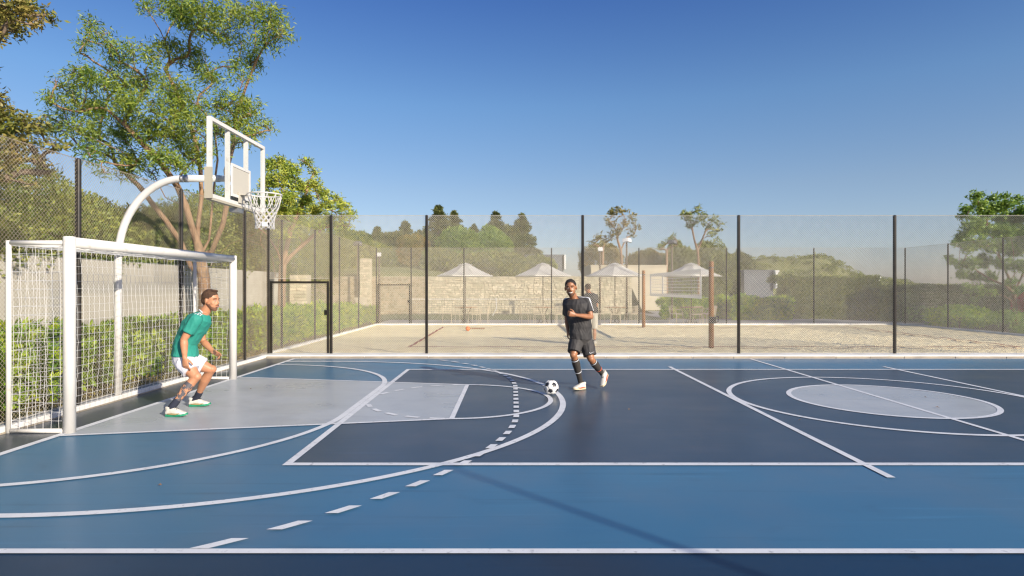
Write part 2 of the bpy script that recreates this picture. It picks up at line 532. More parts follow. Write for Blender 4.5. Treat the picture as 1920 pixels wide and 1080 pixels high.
RG = 1.748
line(arc(CXE, 4.72, RG, -90, 0, 40) + arc(CXE, 6.07, RG, 0, 90, 40), .050)
line([(CXE, 4.06), (-.46, 4.59)], .036)
line([(CXE, 6.73), (-.46, 6.20)], .036)
line([(-.46, 4.59), (-.46, 6.20)], .040)
line(arc(-.46, CY, .805, -90, 90, 60), .042)
for a in (96.5, 112.6, 127.8, 143, 157.9, 201.6, 216.9, 232.1, 247.3, 262.0):
    line(arc(-.46, CY, .805, a-4.3, a+4.3, 8), .042, 'court_dash')
y = 2.573 - .1795
while y < 8.45:
    z = lz(); b = MB(); n = 6
    def xr(yy, off):
        R_ = 3.103 + off
        yc = 4.775 if yy < 4.775 else (6.015 if yy > 6.015 else yy)
        return CXE + math.sqrt(R_*R_ - (yy-yc)**2)
    for k in range(n):
        ya = y - .093*k/n; yb = y - .093*(k+1)/n
        b.quad((xr(ya, -.022)*H, ya*H, z), (xr(yb, -.022)*H, yb*H, z), (xr(yb, .022)*H, yb*H, z), (xr(ya, .022)*H, ya*H, z))
    struct(b.build('court_dash', M['line_paint']))
    y += .1795

# kerbs: beige stones under a white painted top
KZ = 0.045*H
FY, FX = 8.80*H, -3.56*H          # fence lines
kb = thing('court_kerb', 'low white kerb with beige stone face along the far side of the blue court', 'kerb', (3.5*H, 8.6*H, 0))
b = MB(); b.bbox((KX-.12)*H, XR*H, (KY+.012)*H, 8.86*H, 0, KZ, .012); b.build('kerb_top', M['kerb_white'], kb)
x = KX*H + .02
random.seed(3)
while x < XR*H:
    w = random.choice((.55, .8, .95, 1.2, 1.5))
    b = MB(); b.bbox(x, x+w-.012, KY*H - random.uniform(0, .006), (KY+.012)*H-.002, -.01, .028*H + random.uniform(-.002, .002), .004)
    b.build('kerb_stone', M['kerb_beige'], kb)
    x += w
kl = thing('court_kerb', 'white painted kerb running behind the goal at the left fence', 'kerb', (-3.5*H, 4*H, 0))
b = MB(); b.bbox((KX-.04)*H, KX*H, 1.5*H, (KY+.012)*H-.004, 0, KZ-.003, .01); b.build('kerb_top', M['kerb_white'], kl)
b = MB(); b.bbox((KX-.155)*H, (KX-.04)*H-.003, 1.5*H, 8.9*H, 0, KZ-.006, .008); b.build('concrete_strip', M['concrete_strip'], kl)
b = MB(); b.box(KX*H+.002, KX*H+.03, 1.5*H, KY*H-.004, 0, .012); b.build('grout_line', M['kerb_beige'], kl)

# sand court
SY, SX0, SX1 = 16.3*H, -3.64*H, 10.62*H
def sand_sheet():
    nx, ny = 420, 240
    xs = np.linspace(SX0, SX1, nx); ys = np.linspace(8.86*H, SY, ny)
    X, Y = np.meshgrid(xs, ys)
    Z = np.zeros_like(X)
    for i in range(ny):
        for j in range(nx):
            p = Vector((X[i, j]*3.6, Y[i, j]*2.6, 0))
            Z[i, j] = noise.noise(p)*.018 + noise.noise(p*2.3)*.020 - abs(noise.noise(p*.55+Vector((5, 3, 1))))*.012
    Z += .0
    vs = np.stack([X, Y, Z], -1).reshape(-1, 3)
    idx = np.arange(nx*ny).reshape(ny, nx)
    f = np.stack([idx[:-1, :-1], idx[:-1, 1:], idx[1:, 1:], idx[1:, :-1]], -1).reshape(-1, 4)
    me = bpy.data.meshes.new('sand')
    me.from_pydata(vs.tolist(), [], f.tolist())
    me.materials.append(M['sand'])
    me.polygons.foreach_set('use_smooth', [True]*len(me.polygons))
    return struct(obj('sand', me))
sand_sheet()
sk = thing('sand_kerb', 'white kerb edging the sand court on its left, far and right sides', 'kerb', (SX0, SY, 0))
b = MB(); b.bbox(SX0-.12, SX0, 8.9*H, SY+.12, -.02, .06, .01); b.build('kerb_side', M['kerb_white'], sk)
b = MB(); b.bbox(SX1, SX1+.12, 8.9*H, SY+.12, -.02, .06, .01); b.build('kerb_side', M['kerb_white'], sk)
b = MB(); b.bbox(SX0+.002, SX1-.002, SY, SY+.12, -.02, .062, .01); b.build('kerb_end', M['kerb_white'], sk)
# the paving, the lawn and the bank beyond
b = MB(); b.poly([(SX0-.3, SY+.13, 0), (11.9*H, SY+.13, 0), (10.2*H, 19.2*H, 0), (9.5*H, 26*H, 0), (4.9*H, 26*H, 0), (5.0*H, 18.9*H, 0), (SX0-.3, 18.9*H, 0)])
struct(b.build('pavement', M['paving']))
b = MB(); b.poly([(-9*H, 18.9*H, -.01), (5.0*H, 18.9*H, -.01), (4.9*H, 28*H, -.01), (-9*H, 28*H, -.01)])
struct(b.build('lawn', M['lawn']))
def bank():
    nx, ny = 60, 30
    vs, fs = [], []
    for j in range(ny):
        for i in range(nx):
            X = (-14 + 34*i/(nx-1))*H; Y = (23.3 + 60*(j/(ny-1))**1.5)*H
            u = X/H
            top = 2.0 if u < -4 else max(1.4, 2.0 - (u+4)*.14) if u < 0 else 1.45
            if u > 4.6: top = max(-.02, 1.45 - (u-4.6)*3)
            near = 1.42 if u < 4.6 else max(-.02, 1.42 - (u-4.6)*3)
            t = min(1, j/5)
            z = (near*(1-t) + top*t)*H + noise.noise(Vector((X*.3, Y*.3, 0)))*.25*t
            vs.append((X, Y, z))
    for j in range(ny-1):
        for i in range(nx-1):
            a = j*nx+i; fs.append((a, a+1, a+1+nx, a+nx))
    me = bpy.data.meshes.new('grass_bank'); me.from_pydata(vs, [], fs); me.materials.append(M['dry_bank'])
    me.polygons.foreach_set('use_smooth', [True]*len(me.polygons))
    return struct(obj('grass_bank', me))
bank()
def hill():
    nx, ny = 70, 24
    vs, fs = [], []
    for j in range(ny):
        for i in range(nx):
            X = -60 + 260*i/(nx-1); Y = 165 + 60*j/(ny-1)
            px = 960 + X/Y*FPX
            prof = [(900, 0), (1330, 9), (1400, 10), (1440, 10.5), (1500, 11), (1540, 11.3), (1565, 9.5), (1590, 6.5), (1640, 4.0), (1720, 2), (2200, 0)]
            zt = 0
            for (a, za), (c, zc) in zip(prof, prof[1:]):
                if a <= px < c: zt = za + (zc-za)*(px-a)/(c-a)
            z = zt*min(1, (j/8)**.7) + noise.noise(Vector((X*.08, Y*.08, 2)))*1.5*min(1, zt/5)
            vs.append((X, Y, z - .3))
    for j in range(ny-1):
        for i in range(nx-1):
            a = j*nx+i; fs.append((a, a+1, a+1+nx, a+nx))
    me = bpy.data.meshes.new('hill'); me.from_pydata(vs, [], fs); me.materials.append(M['dry_bank'])
    me.polygons.foreach_set('use_smooth', [True]*len(me.polygons))
    return struct(obj('hill', me)), vs
_, HILLV = hill()

# volleyball boundary ribbons lying on the sand
def ribbon(p, q, label):
    z = .045
    d = (q-p); n = 30
    pts = [p + d*k/n + Vector((0, 0, z + .010*math.sin(k*1.7))) for k in range(n+1)]
    s = Vector((-d.y, d.x, 0)).normalized()*.04
    b = MB()
    for a, c in zip(pts, pts[1:]):
        b.quad(a-s, c-s, c+s, a+s)
        b.quad(a+s-Vector((0,0,.004)), c+s-Vector((0,0,.004)), c-s-Vector((0,0,.004)), a-s-Vector((0,0,.004)))
    o = b.build('boundary_ribbon', M['red_ribbon'])
    tag(o, label, 'boundary line', 'red boundary ribbons on the sand')
for p, q, l in ((V(-1.7, 10.0), V(-1.72, 15.05), 'short looking red ribbon receding over the sand behind the second fence post'),
                (V(-1.7, 10.0), V(8.45, 10.0), 'long thin red ribbon lying along the near side of the sand'),
                (V(-1.72, 15.05), V(8.4, 15.05), 'faint red ribbon along the far side of the sand'),
                (V(8.42, 15.05), V(8.45, 10.0), 'slanting red ribbon on the sand at the far right')):
    ribbon(p, q, l)
b = MB()
b.sphere(gp(877, 620)+Vector((0, 0, .08)), .09, 12, 8)
t = thing('anchor_float', 'small orange float with a bit of brown rope lying on the sand', 'float', gp(877, 620))
b.build('float', M['orange_plastic'], t, True)
b = MB(); p0 = gp(880, 619)+Vector((0, 0, .06)); b.tube([p0 + Vector((k*.12, math.sin(k)*.05, .0)) for k in range(6)], .02, 6); b.build('rope', M['wood_post'], t)
# ---------------------------------------------------------------- chain-link fences
SP = 0.054
WR = [.0028]
WS = [SP]
WM = ['mesh_wire_pale']
def wires(W, Z0, Z1, sp=SP, r=0.0028, seg=0.7, z_fn=None):
    """both diagonal wire families of a chain-link panel in its own x,z plane"""
    b_v, b_f = [], []
    Hh = Z1 - Z0
    for fam in (0, 1):
        c = -Hh if fam == 0 else 0.0
        top = W if fam == 0 else W + Hh
        c = math.ceil(c/sp)*sp
        while c < top:
            if fam == 0:      # x = c + t, z = t
                t0, t1 = max(0, -c), min(Hh, W-c)
                f = lambda t: (c+t, Z0+t)
            else:             # x = c - t, z = t
                t0, t1 = max(0, c-W), min(Hh, c)
                f = lambda t: (c-t, Z0+t)
            c_ = c
            if t1 - t0 > .02:
                n = max(1, int((t1-t0)/seg))
                for k in range(n):
                    ta = t0 + (t1-t0)*k/n; tb = t0 + (t1-t0)*(k+1)/n
                    xa, za = f(ta); xb, zb = f(tb)
                    yo = .0035 if fam else -.0035
                    s = 1 if fam == 0 else -1
                    px_, pz_ = -.7071*r, .7071*r*s
                    i = len(b_v)
                    for (x, z) in ((xa, za), (xb, zb)):
                        b_v.append((x+px_, yo+r*.6, z+pz_)); b_v.append((x-px_, yo+r*.6, z-pz_)); b_v.append((x, yo-r, z))
                    b_f += [(i, i+1, i+4, i+3), (i+1, i+2, i+5, i+4), (i+2, i, i+3, i+5)]
            c += sp
    return b_v, b_f
_pc = {}
def panel_mesh(W, Z0, Z1):
    k = (WR[0], WM[0], round(W, 3), round(Z0, 3), round(Z1, 3))
    if k not in _pc:
        v, f = wires(W, Z0, Z1, sp=WS[0], r=WR[0])
        n = int(W/.033)
        b = MB(); b.v, b.f = list(v), list(f)
        b.tube([(0, 0, Z1-.01), (W, 0, Z1-.01)], .0045, 4)
        b.tube([(0, 0, Z0+.01), (W, 0, Z0+.01)], .0045, 4)
        _pc[k] = b.mesh('mesh_panel', M[WM[0]])
    return _pc[k]
def post_mesh(z0, z1, w=.032):
    b = MB()
    b.bbox(-w, w, -w, w, z0, z1, .012)
    b.box(-.004, .004, -w-.006, -w-.0005, z0+.02, z1-.02)
    return b.mesh('post', M['black_steel'])
FT = 2.047*H + .03
def fence(name_loc, label, pts, z0=KZ, z1=FT, gate=None, w=.032, skip=()):
    t = thing('chain_link_fence', label, 'fence', name_loc)
    pm = post_mesh(z0, z1, w)
    for p in pts:
        o = obj('post', pm, t, (p[0], p[1], 0))
    for k, (p, q) in enumerate(zip(pts, pts[1:])):
        if k in skip: continue
        p = Vector((p[0], p[1], 0)); q = Vector((q[0], q[1], 0)); d = q-p
        a = math.atan2(d.y, d.x)
        if gate == k:
            gz = 1.10*H
            o = obj('mesh_panel', panel_mesh(d.length, gz+.05, z1), t, p); o.rotation_euler.z = a; stuff(o)
            g0 = thing('gate', None, None, p); g0.parent = t; g0.location = p - Vector(name_loc)
            L = d.length
            for (x0, x1, za, zb) in ((.05, .10, z0+.01, gz), (L-.10, L-.05, z0+.01, gz), (.102, L-.102, gz-.05, gz-.002)):
                b = MB(); b.box(x0, x1, -.02, .02, za, zb)
                o = obj('gate_bar', b.mesh('gate_bar', M['black_steel']), g0); o.location = (0, 0, 0); o.rotation_euler.z = a
            o = obj('gate_mesh', panel_mesh(L-.2, z0+.02, gz-.05), g0); o.location = Vector((math.cos(a), math.sin(a), 0))*.10; o.rotation_euler.z = a; stuff(o)
            b = MB(); b.box(L-.16, L-.08, -.035, -.021, 1.0, 1.12)
            o = obj('latch', b.mesh('latch', M['black_steel']), g0); o.location = (0, 0, 0); o.rotation_euler.z = a
        else:
            o = obj('mesh_panel', panel_mesh(d.length, z0+.01, z1), t, p); o.rotation_euler.z = a; stuff(o)
    return t
def pxx(px, Y): return (px-960)/FPX*Y
xs = [pxx(508, FY)+0, pxx(621, FY)] + [pxx(800+292.5*k, FY) for k in range(5)]
xs[0] = FX
fence((xs[0], FY, 0), 'tall black post mesh fence between the blue court and the sand, gate at left', [(x, FY) for x in xs], gate=0)
WM[0] = 'mesh_wire'; WR[0] = .0021
ys = [8.80, 8.02, 6.48, 4.945, 3.40, 1.86]
fence((FX, 5*H, 0), 'tall wire mesh fence on black posts behind the goal along the planting', [(FX, y*H) for y in ys[1:]] + [], )
# short first bay of the left fence butts against the corner post
t = [o for o in COL.objects if o.name.startswith('chain_link_fence')][-1]
o = obj('mesh_panel', panel_mesh(.78*H-.05, KZ+.01, FT), t, (FX, 8.02*H+.0, 0)); o.rotation_euler.z = PI/2; stuff(o)
WR[0] = .0015; WS[0] = .074; WM[0] = 'mesh_wire'
FZ = .06; FT2 = 2.09*H
ysl = [9.62, 11.24, 12.84, 14.45]
SFX = SX0 - .06
fence((SFX, 12*H, 0), 'receding wire mesh fence on thin black posts left of the sand court', [(SFX, y*H) for y in ysl], FZ, FT2, w=.026)
t = [o for o in COL.objects if o.name.startswith('chain_link_fence')][-1]
o = obj('mesh_panel', panel_mesh((9.62-8.85)*H, FZ, FT2), t, (SFX, 8.85*H, 0)); o.rotation_euler.z = PI/2; stuff(o)
o = obj('mesh_panel', panel_mesh((16.3-14.45)*H, FZ, FT2), t, (SFX, 14.45*H, 0)); o.rotation_euler.z = PI/2; stuff(o)
SFY = SY + .06
WR[0] = .0026; WS[0] = .068; WM[0] = 'mesh_wire_pale'
fx = [SFX, pxx(771, SFY)] + [pxx(870+164*k, SFY) for k in range(5)] + [SX1+.06]
fence((SFX, SFY, 0), 'far wire mesh fence between the sand and the parasols, small gate at left', [(x, SFY) for x in fx], FZ, FT2, gate=0, w=.026)
ysr = [14.73, 13.08, 11.45, 9.8]
fence((SX1+.06, 12*H, 0), 'wire mesh fence on thin posts along the right side of the sand court', [(SX1+.06, y*H) for y in ysr], FZ, FT2, w=.026)
t = [o for o in COL.objects if o.name.startswith('chain_link_fence')][-1]
o = obj('mesh_panel', panel_mesh((16.3-14.73)*H, FZ, FT2), t, (SX1+.06, 14.73*H, 0)); o.rotation_euler.z = PI/2; stuff(o)

# ---------------------------------------------------------------- walls and far buildings
b = MB(); b.bbox(-6.12*H, -6.0*H, 1.0*H, 15.95*H, -.05, 1.40*H, .01)
tag(b.build('boundary_wall', M['plaster']), 'long pale beige plastered wall behind the green planting on the left', 'wall')
origin_to(bpy.data.objects['boundary_wall'], (-6.06*H, 8*H, 0))
def stone_wall(label, x0, x1, y, z0, z1, m, sw=.24, sh=.13, seed=1, depth=.4, nparts=False):
    rs = random.Random(seed)
    t = thing('stone_wall', label, 'wall', ((x0+x1)/2, y, 0))
    b = MB(); b.box(x0, x1, y+.03, y+depth, z0, z1-.02); b.build('mortar_core', M['mortar'], t)
    b = MB(); z = z0
    while z < z1-.05:
        h = min(rs.uniform(.75, 1.25)*sh, z1-z); x = x0
        while x < x1-.03:
            w = min(rs.uniform(.6, 1.5)*sw, x1-x)
            if x1-x-w < .1: w = x1-x
            j = rs.uniform(0, .05)
            i = len(b.v)
            q = [(x+.012, z+.012), (x+w-.012, z+.012), (x+w-.012, z+h-.012), (x+.012, z+h-.012)]
            q = [(a+rs.uniform(-.035, .035), c+rs.uniform(-.03, .03)) for a, c in q]
            for (a, c) in q: b.v.append((a, y+.05, c))
            cx, cz = x+w/2, z+h/2
            for (a, c) in q: b.v.append((a+(cx-a)*.14, y-j, c+(cz-c)*.16))
            for k in range(4):
                k2 = (k+1) % 4
                b.f.append((i+k, i+k2, i+4+k2, i+4+k))
            b.f.append((i+4, i+5, i+6, i+7))
            x += w
        z += h
    stuff(b.build('stone', m, t))
    return t
WY = 23*H
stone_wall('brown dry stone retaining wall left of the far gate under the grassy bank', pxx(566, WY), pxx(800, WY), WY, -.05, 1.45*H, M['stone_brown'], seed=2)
stone_wall('cream stone retaining wall behind the parasols', pxx(800, WY)+.01, pxx(1185, WY), WY+.03, -.05, 1.45*H, M['stone_cream'], seed=3)
stone_wall('square pier of pale rough stones beside the thin forked tree', -5.9*H, -5.45*H, 15.98*H, -.05, 1.36*H, M['stone_cream'], .22, .13, 4, .6)
stone_wall('tall pale stone pier rising above the brown retaining wall', -5.74*H, -5.33*H, 22.7*H, 0, 2.12*H, M['stone_cream'], .22, .14, 5, .45)
def block(name, label, cat, x0, x1, y0, y1, z0, z1, m, capm=None, win=0):
    t = thing(name, label, cat, ((x0+x1)/2, y0, 0))
    b = MB(); b.bbox(x0, x1, y0, y1, z0, z1, .02); b.build('wall', m, t)
    b = MB(); b.box(x0-.05, x1+.05, y0-.05, y1+.05, z1+.002, z1+.12); b.build('coping', capm or m, t)
    return t
BY = 27*H
block('pavilion', 'low flat beige building behind the third parasol', 'building', pxx(1108, BY), pxx(1250, BY), BY, BY+6, 0, H+40/FPX*BY, M['building_beige'])
block('pavilion', 'taller pale building with a white end pillar above the second parasol', 'building', pxx(985, 30*H), pxx(1056, 30*H), 30*H, 30*H+5, 0, H+60/FPX*30*H, M['grey_wall'])
b = MB(); b.box(pxx(1057.5, 30*H), pxx(1061, 30*H), 29.9*H, 30*H+5, 3.2, H+62/FPX*30*H)
tag(b.build('end_pillar', M['lamp_white']), 'narrow white pillar at the corner of the far pale building', 'pillar')
block('garden_wall', 'long grey wall under the hedges right of the pavilion', 'wall', pxx(1395, BY), pxx(1450, BY), BY, BY+.6, 0, H+31/FPX*BY, M['grey_wall'])
block('wall_pillar', 'white square pillar at the end of the grey wall', 'pillar', pxx(1450.5, BY), pxx(1456, BY), BY-.3, BY+.6, 1.6, H+30/FPX*BY, M['lamp_white'])
block('wall_pillar', 'white square pillar at the right end of the clipped hedge', 'pillar', pxx(1640, BY), pxx(1645, BY), BY-.3, BY+.6, 1.2, H+18/FPX*BY, M['lamp_white'])
block('service_box', 'cream masonry box showing above the left planting before the stone wall', 'box', pxx(666, 21.2*H), pxx(681, 21.2*H), 21.2*H, 21.2*H+.8, 0, H-22/FPX*21.2*H, M['building_beige'])
block('service_box', 'lower cream masonry step left of the taller cream box', 'box', pxx(648, 21.4*H), pxx(665.5, 21.4*H), 21.4*H, 21.4*H+.6, 0, H-34/FPX*21.4*H, M['building_beige'])
# tennis net far behind the parasols
t = thing('tennis_net', 'far tennis net with a white top band behind the parasol tables', 'net', (0, 22*H, 0))
b = MB(); z = H-20/FPX*22*H
b.box(pxx(770, 22*H), pxx(1058, 22*H), 22*H-.02, 22*H+.02, z-.05, z); b.build('top_band', M['net_white'], t)
b = MB()
for k in range(0, 60):
    x = pxx(770, 22*H) + (pxx(1058, 22*H)-pxx(770, 22*H))*k/59
    b.tube([(x, 22*H, .02), (x, 22*H, z-.05)], .006, 3)
for k in range(1, 8):
    b.tube([(pxx(770, 22*H), 22*H, z*k/8.5), (pxx(1058, 22*H), 22*H, z*k/8.5)], .006, 3)
stuff(b.build('net_mesh', M['lamp_grey'], t))
for px in (768, 1060):
    b = MB(); b.tube([(pxx(px, 22*H), 22*H, 0), (pxx(px, 22*H), 22*H, z+.06)], .045, 8); b.build('post', M['lamp_grey'], t)
b = MB(); b.tube([(pxx(930, 21.8*H), 21.8*H, 1.05), (pxx(931, 21.8*H), 21.8*H, .45), (pxx(927, 21.8*H), 21.8*H, .2), (pxx(924, 21.8*H), 21.8*H, 0)], .03, 6)
b.build('strap', M['net_white'], t)
# ---------------------------------------------------------------- basketball hoop
hoop = thing('basketball_hoop', 'white gooseneck basketball hoop with a clear backboard and white net', 'basketball hoop', (-3.53*H, 5.40*H, 0))
PY = 5.40*H
r = .052
pts = [(-3.53*H, PY, KZ), (-3.53*H, PY, 1.25*H)]
cx, cz, ra = -2.95, 1.25, .60
for k in range(1, 15):
    a = PI - (PI/2)*k/14
    pts.append(((cx + .58*math.cos(a))*H, PY, (1.25 + .73*math.sin(a))*H))
pts.append((-2.62*H, PY, 1.98*H))
b = MB(); b.tube(pts, r, 20); b.build('pole', M['white_paint'], hoop, True)
b = MB(); b.tube([(-2.93*H, PY, 1.98*H), (-2.90*H, PY, 1.98*H)], r*1.06, 20); b.tube([(-2.965*H, PY, 1.979*H), (-2.945*H, PY, 1.979*H)], r*1.04, 20); b.build('joint_band', M['bracket_steel'], hoop, True)
b = MB(); b.tube([(-2.62*H, PY, 1.98*H), (-2.45*H, PY, 1.98*H)], r*.9, 16); b.build('arm', M['white_paint'], hoop, True)
XB, Y1, Y2, Z1, Z0 = -2.432*H, 4.864*H, 5.936*H, 2.39*H, 1.735*H
bd = MB()
fw, fd = .035, .03
bf = MB()
for (ya, yb, za, zb) in ((Y1, Y2, Z1-.05, Z1), (Y1, Y2, Z0, Z0+.05), (Y1, Y1+.05, Z0+.051, Z1-.051), (Y2-.05, Y2, Z0+.051, Z1-.051)):
    bf.box(XB-.055, XB, ya, yb, za, zb)
back = bf.build('backboard_frame', M['white_paint'], hoop)
b = MB(); b.quad((XB-.018, Y1+.045, Z0+.045), (XB-.018, Y2-.045, Z0+.045), (XB-.018, Y2-.045, Z1-.045), (XB-.018, Y1+.045, Z1-.045)); b.build('glass', M['glass_pane'], hoop)
for yy in (5.215*H, 5.575*H):
    b = MB(); b.box(XB-.075, XB-.024, yy-.028, yy+.028, Z0+.052, Z1-.052); b.build('strut', M['white_paint'], hoop)
b = MB(); ty0, ty1, tz0, tz1 = 5.225*H, 5.60*H, 1.80*H, 2.085*H
for (ya, yb, za, zb) in ((ty0, ty1, tz1-.04, tz1), (ty0, ty1, tz0, tz0+.04), (ty0, ty0+.04, tz0+.041, tz1-.041), (ty1-.04, ty1, tz0+.041, tz1-.041)):
    b.box(XB-.012, XB+.006, ya, yb, za, zb)
b.build('target_square', M['white_paint'], hoop)
b = MB(); b.box(XB-.012, XB-.002, ty0+.041, ty1-.041, tz0+.041, tz1-.041); b.build('target_panel', M['panel_grey'], hoop)
b = MB()
b.box(XB-.075, XB+.018, Y1-.022, Y1+.02, Z0-.018, Z0+.40)
b.build('edge_pad', M['pad_beige'], hoop)
b = MB(); b.box(XB-.07, XB+.010, Y1+.021, Y2+.01, Z0-.035, Z0-.003); b.build('edge_pad', M['pad_beige'], hoop)
RZ = 1.836*H; RX, RR = -2.215*H, .240
b = MB()
ring = [(RX+RR*math.cos(2*PI*k/40), PY+RR*math.sin(2*PI*k/40), RZ) for k in range(41)]
b.tube(ring, .010, 10, cap=False)
rim = b.build('rim', M['white_paint'], hoop, True)
b = MB(); b.box(XB+.007, XB+.022, PY-.09, PY+.09, RZ-.13, RZ+.03); b.box(XB+.022, RX-RR+.01, PY-.07, PY+.07, RZ-.013, RZ-.004)
b.build('bracket', M['panel_grey'], hoop)
b = MB(); b.box(XB-.16, XB-.076, PY-.14, PY+.14, RZ-.10, RZ+.12); b.box(XB-.12, XB+.0, PY-.10, PY+.10, Z0-.10, Z0-.036)
b.build('mount_plate', M['bracket_steel'], hoop)
# net: two families of cords
prof = [(0, .238), (.05, .236), (.16, .205), (.25, .165), (.33, .140), (.41, .128), (.50, .135)]
def nr(d):
    for (a, ra_), (c, rc) in zip(prof, prof[1:]):
        if d <= c: return ra_ + (rc-ra_)*(d-a)/(c-a)
    return prof[-1][1]
b = MB(); nn = 12
levels = [0, .19, .25, .305, .355, .40, .445, .50]
for fam in (-1, 1):
    for k in range(nn):
        pts = []
        for li, d in enumerate(levels):
            a = 2*PI*(k + fam*li*.5)/nn
            rr = nr(d)
            pts.append((RX+rr*math.cos(a), PY+rr*math.sin(a), RZ-.005-d))
        q = []
        for p0, p1 in zip(pts, pts[1:]):
            q.append(p0)
        q.append(pts[-1])
        b.tube(q, .0062, 5)
stuff(b.build('net', M['net_white'], hoop))
b = MB(); b.box(RX+.02, RX+.10, PY-.155, PY-.145, RZ-.485, RZ-.425); b.build('net_tag', M['lamp_white'], hoop)

# ---------------------------------------------------------------- goal
goal = thing('futsal_goal', 'white metal goal with a square mesh net on the goal line', 'goal', (-3.05*H, 5.36*H, 0))
GX, GY0, GY1, GZ = -3.05*H, 4.154*H+.0, 6.59*H, 1.355*H
GB = -3.47*H
r = .063
for yy in (GY0, GY1):
    b = MB(); b.tube([(GX, yy, 0.002), (GX, yy, GZ-.01), (GX, yy, GZ)], [r, r, r*.85], 24); b.build('goalpost', M['white_paint'], goal, True)
b = MB(); b.tube([(GX, GY0+r*.9, GZ-r), (GX, GY1-r*.9, GZ-r)], r*.98, 24); b.build('crossbar', M['white_paint'], goal, True)
q = .026
for yy in (GY0, GY1):
    b = MB(); b.tube([(GB, yy, 0.002), (GB, yy, GZ-.045)], q, 14); b.build('rear_post', M['white_paint'], goal, True)
    b = MB(); b.tube([(GB+q, yy, GZ-.07), (GX-r, yy, GZ-.07)], q, 14); b.build('side_rail', M['white_paint'], goal, True)
    b = MB(); b.tube([(GB+q, yy, q), (GX-r, yy, q)], q, 14); b.build('ground_rail', M['white_paint'], goal, True)
b = MB(); b.tube([(GB, GY0+q, GZ-.07), (GB, GY1-q, GZ-.07)], q*.9, 14); b.build('rear_rail', M['white_paint'], goal, True)
rn = random.Random(5)
def cordnet(fn, nu, nv, rad=.0021, amp=.0045):
    b = MB()
    J = {}
    for i in range(nu+1):
        for j in range(nv+1):
            e = 0 if i in (0, nu) or j in (0, nv) else 1
            p = fn(i/nu, j/nv)
            J[i, j] = p + Vector((rn.gauss(0, amp)*e, rn.gauss(0, amp)*e, rn.gauss(0, amp*.8)*e))
    for i in range(nu+1):
        b.tube([J[i, j] for j in range(nv+1)], rad, 4)
    for j in range(nv+1):
        b.tube([J[i, j] for i in range(nu+1)], rad, 4)
    return b
NZ = GZ-.10
cn = cordnet(lambda u, v: Vector((GB+.03 + .05*math.sin(PI*u)*math.sin(PI*v), GY0+(GY1-GY0)*u, .04+(NZ-.04)*v)), 40, 21)
stuff(cn.build('net', M['cord_white'], goal))
for yy in (GY0, GY1):
    cn = cordnet(lambda u, v: Vector((GB+.03+(GX-GB-.06)*u, yy + .03*math.sin(PI*v), .04+(NZ-.04)*v)), 7, 21)
    stuff(cn.build('net', M['cord_white'], goal))
cn = cordnet(lambda u, v: Vector((GB+.03+(GX-GB-.06)*v, GY0+(GY1-GY0)*u, NZ - .03*math.sin(PI*v))), 40, 6)
stuff(cn.build('net', M['cord_white'], goal))
b = MB(); b.tube([(GX-r*.9, GY0+r, NZ+.0), (GX-r*.9, GY1-r, NZ+.0)], .008, 6); b.build('net_rope', M['net_white'], goal)

# ---------------------------------------------------------------- football
BR = .113
bc = gp(1036, 741); BC = Vector((pxx(1033.5, bc.y), bc.y, BR+.012))
ball = thing('football', 'black and white football resting on the arc before the running player', 'ball', BC)
phi = (1+5**.5)/2
ico = [Vector(v).normalized() for v in ((0,1,phi),(0,-1,phi),(0,1,-phi),(0,-1,-phi),(1,phi,0),(-1,phi,0),(1,-phi,0),(-1,-phi,0),(phi,0,1),(phi,0,-1),(-phi,0,1),(-phi,0,-1))]
RB = Matrix.Rotation(.55, 3, 'X') @ Matrix.Rotation(.35, 3, 'Z') @ Matrix.Rotation(.25, 3, 'Y')
ico = [RB @ v for v in ico]
el = min((ico[0]-v).length for v in ico[1:])
nb = [[j for j in range(12) if j != i and (ico[i]-ico[j]).length < el*1.1] for i in range(12)]
panels = []
def order(c, pts):
    n = c.normalized(); u = n.orthogonal().normalized(); w = n.cross(u)
    return sorted(pts, key=lambda p: math.atan2((p-c).dot(w), (p-c).dot(u)))
for i in range(12):
    panels.append((ico[i].normalized(), order(ico[i], [ico[i]*2/3+ico[j]/3 for j in nb[i]]), 'ball_black'))
done = set()
for i in range(12):
    for j in nb[i]:
        for k in nb[i]:
            if j < k and i < j and k in nb[j]:
                ps = []
                for a, c in ((i, j), (j, i), (j, k), (k, j), (k, i), (i, k)):
                    ps.append(ico[a]*2/3+ico[c]/3)
                c = (ico[i]+ico[j]+ico[k])/3
                panels.append((c.normalized(), order(c, ps), 'ball_white'))
mat('ball_black', (0.012, 0.013, 0.02), 0.35)
mat('ball_white', (0.78, 0.77, 0.74), 0.35, col2=(0.7, 0.69, 0.66), nscale=8)
for c, ps, mn in panels:
    b = MB(); n = len(ps); cc = sum(ps, Vector())/n
    rings = []
    for s_, rr in ((.985, .955), (.95, .995), (.6, 1.0), (.28, 1.0)):
        ring = []
        for k in range(n):
            for tt in (0, .25, .5, .75):
                p = ps[k].lerp(ps[(k+1) % n], tt)
                ring.append((cc + (p-cc)*s_).normalized()*BR*rr)
        rings.append(ring)
    m_ = len(rings[0]); base = 0
    for ring in rings: b.v += [tuple(p) for p in ring]
    for a in range(len(rings)-1):
        for k in range(m_):
            b.f.append((a*m_+k, a*m_+(k+1) % m_, (a+1)*m_+(k+1) % m_, (a+1)*m_+k))
    b.v.append(tuple(cc.normalized()*BR)); l = len(b.v)-1
    for k in range(m_): b.f.append((3*m_+k, 3*m_+(k+1) % m_, l))
    o = obj('panel', b.mesh('panel', M[mn], True), ball); o.location = (0, 0, 0)
b = MB(); b.sphere((0, 0, 0), BR*.965, 24, 16); o = obj('bladder', b.mesh('bladder', M['lamp_grey'], True), ball); o.location = (0, 0, 0)

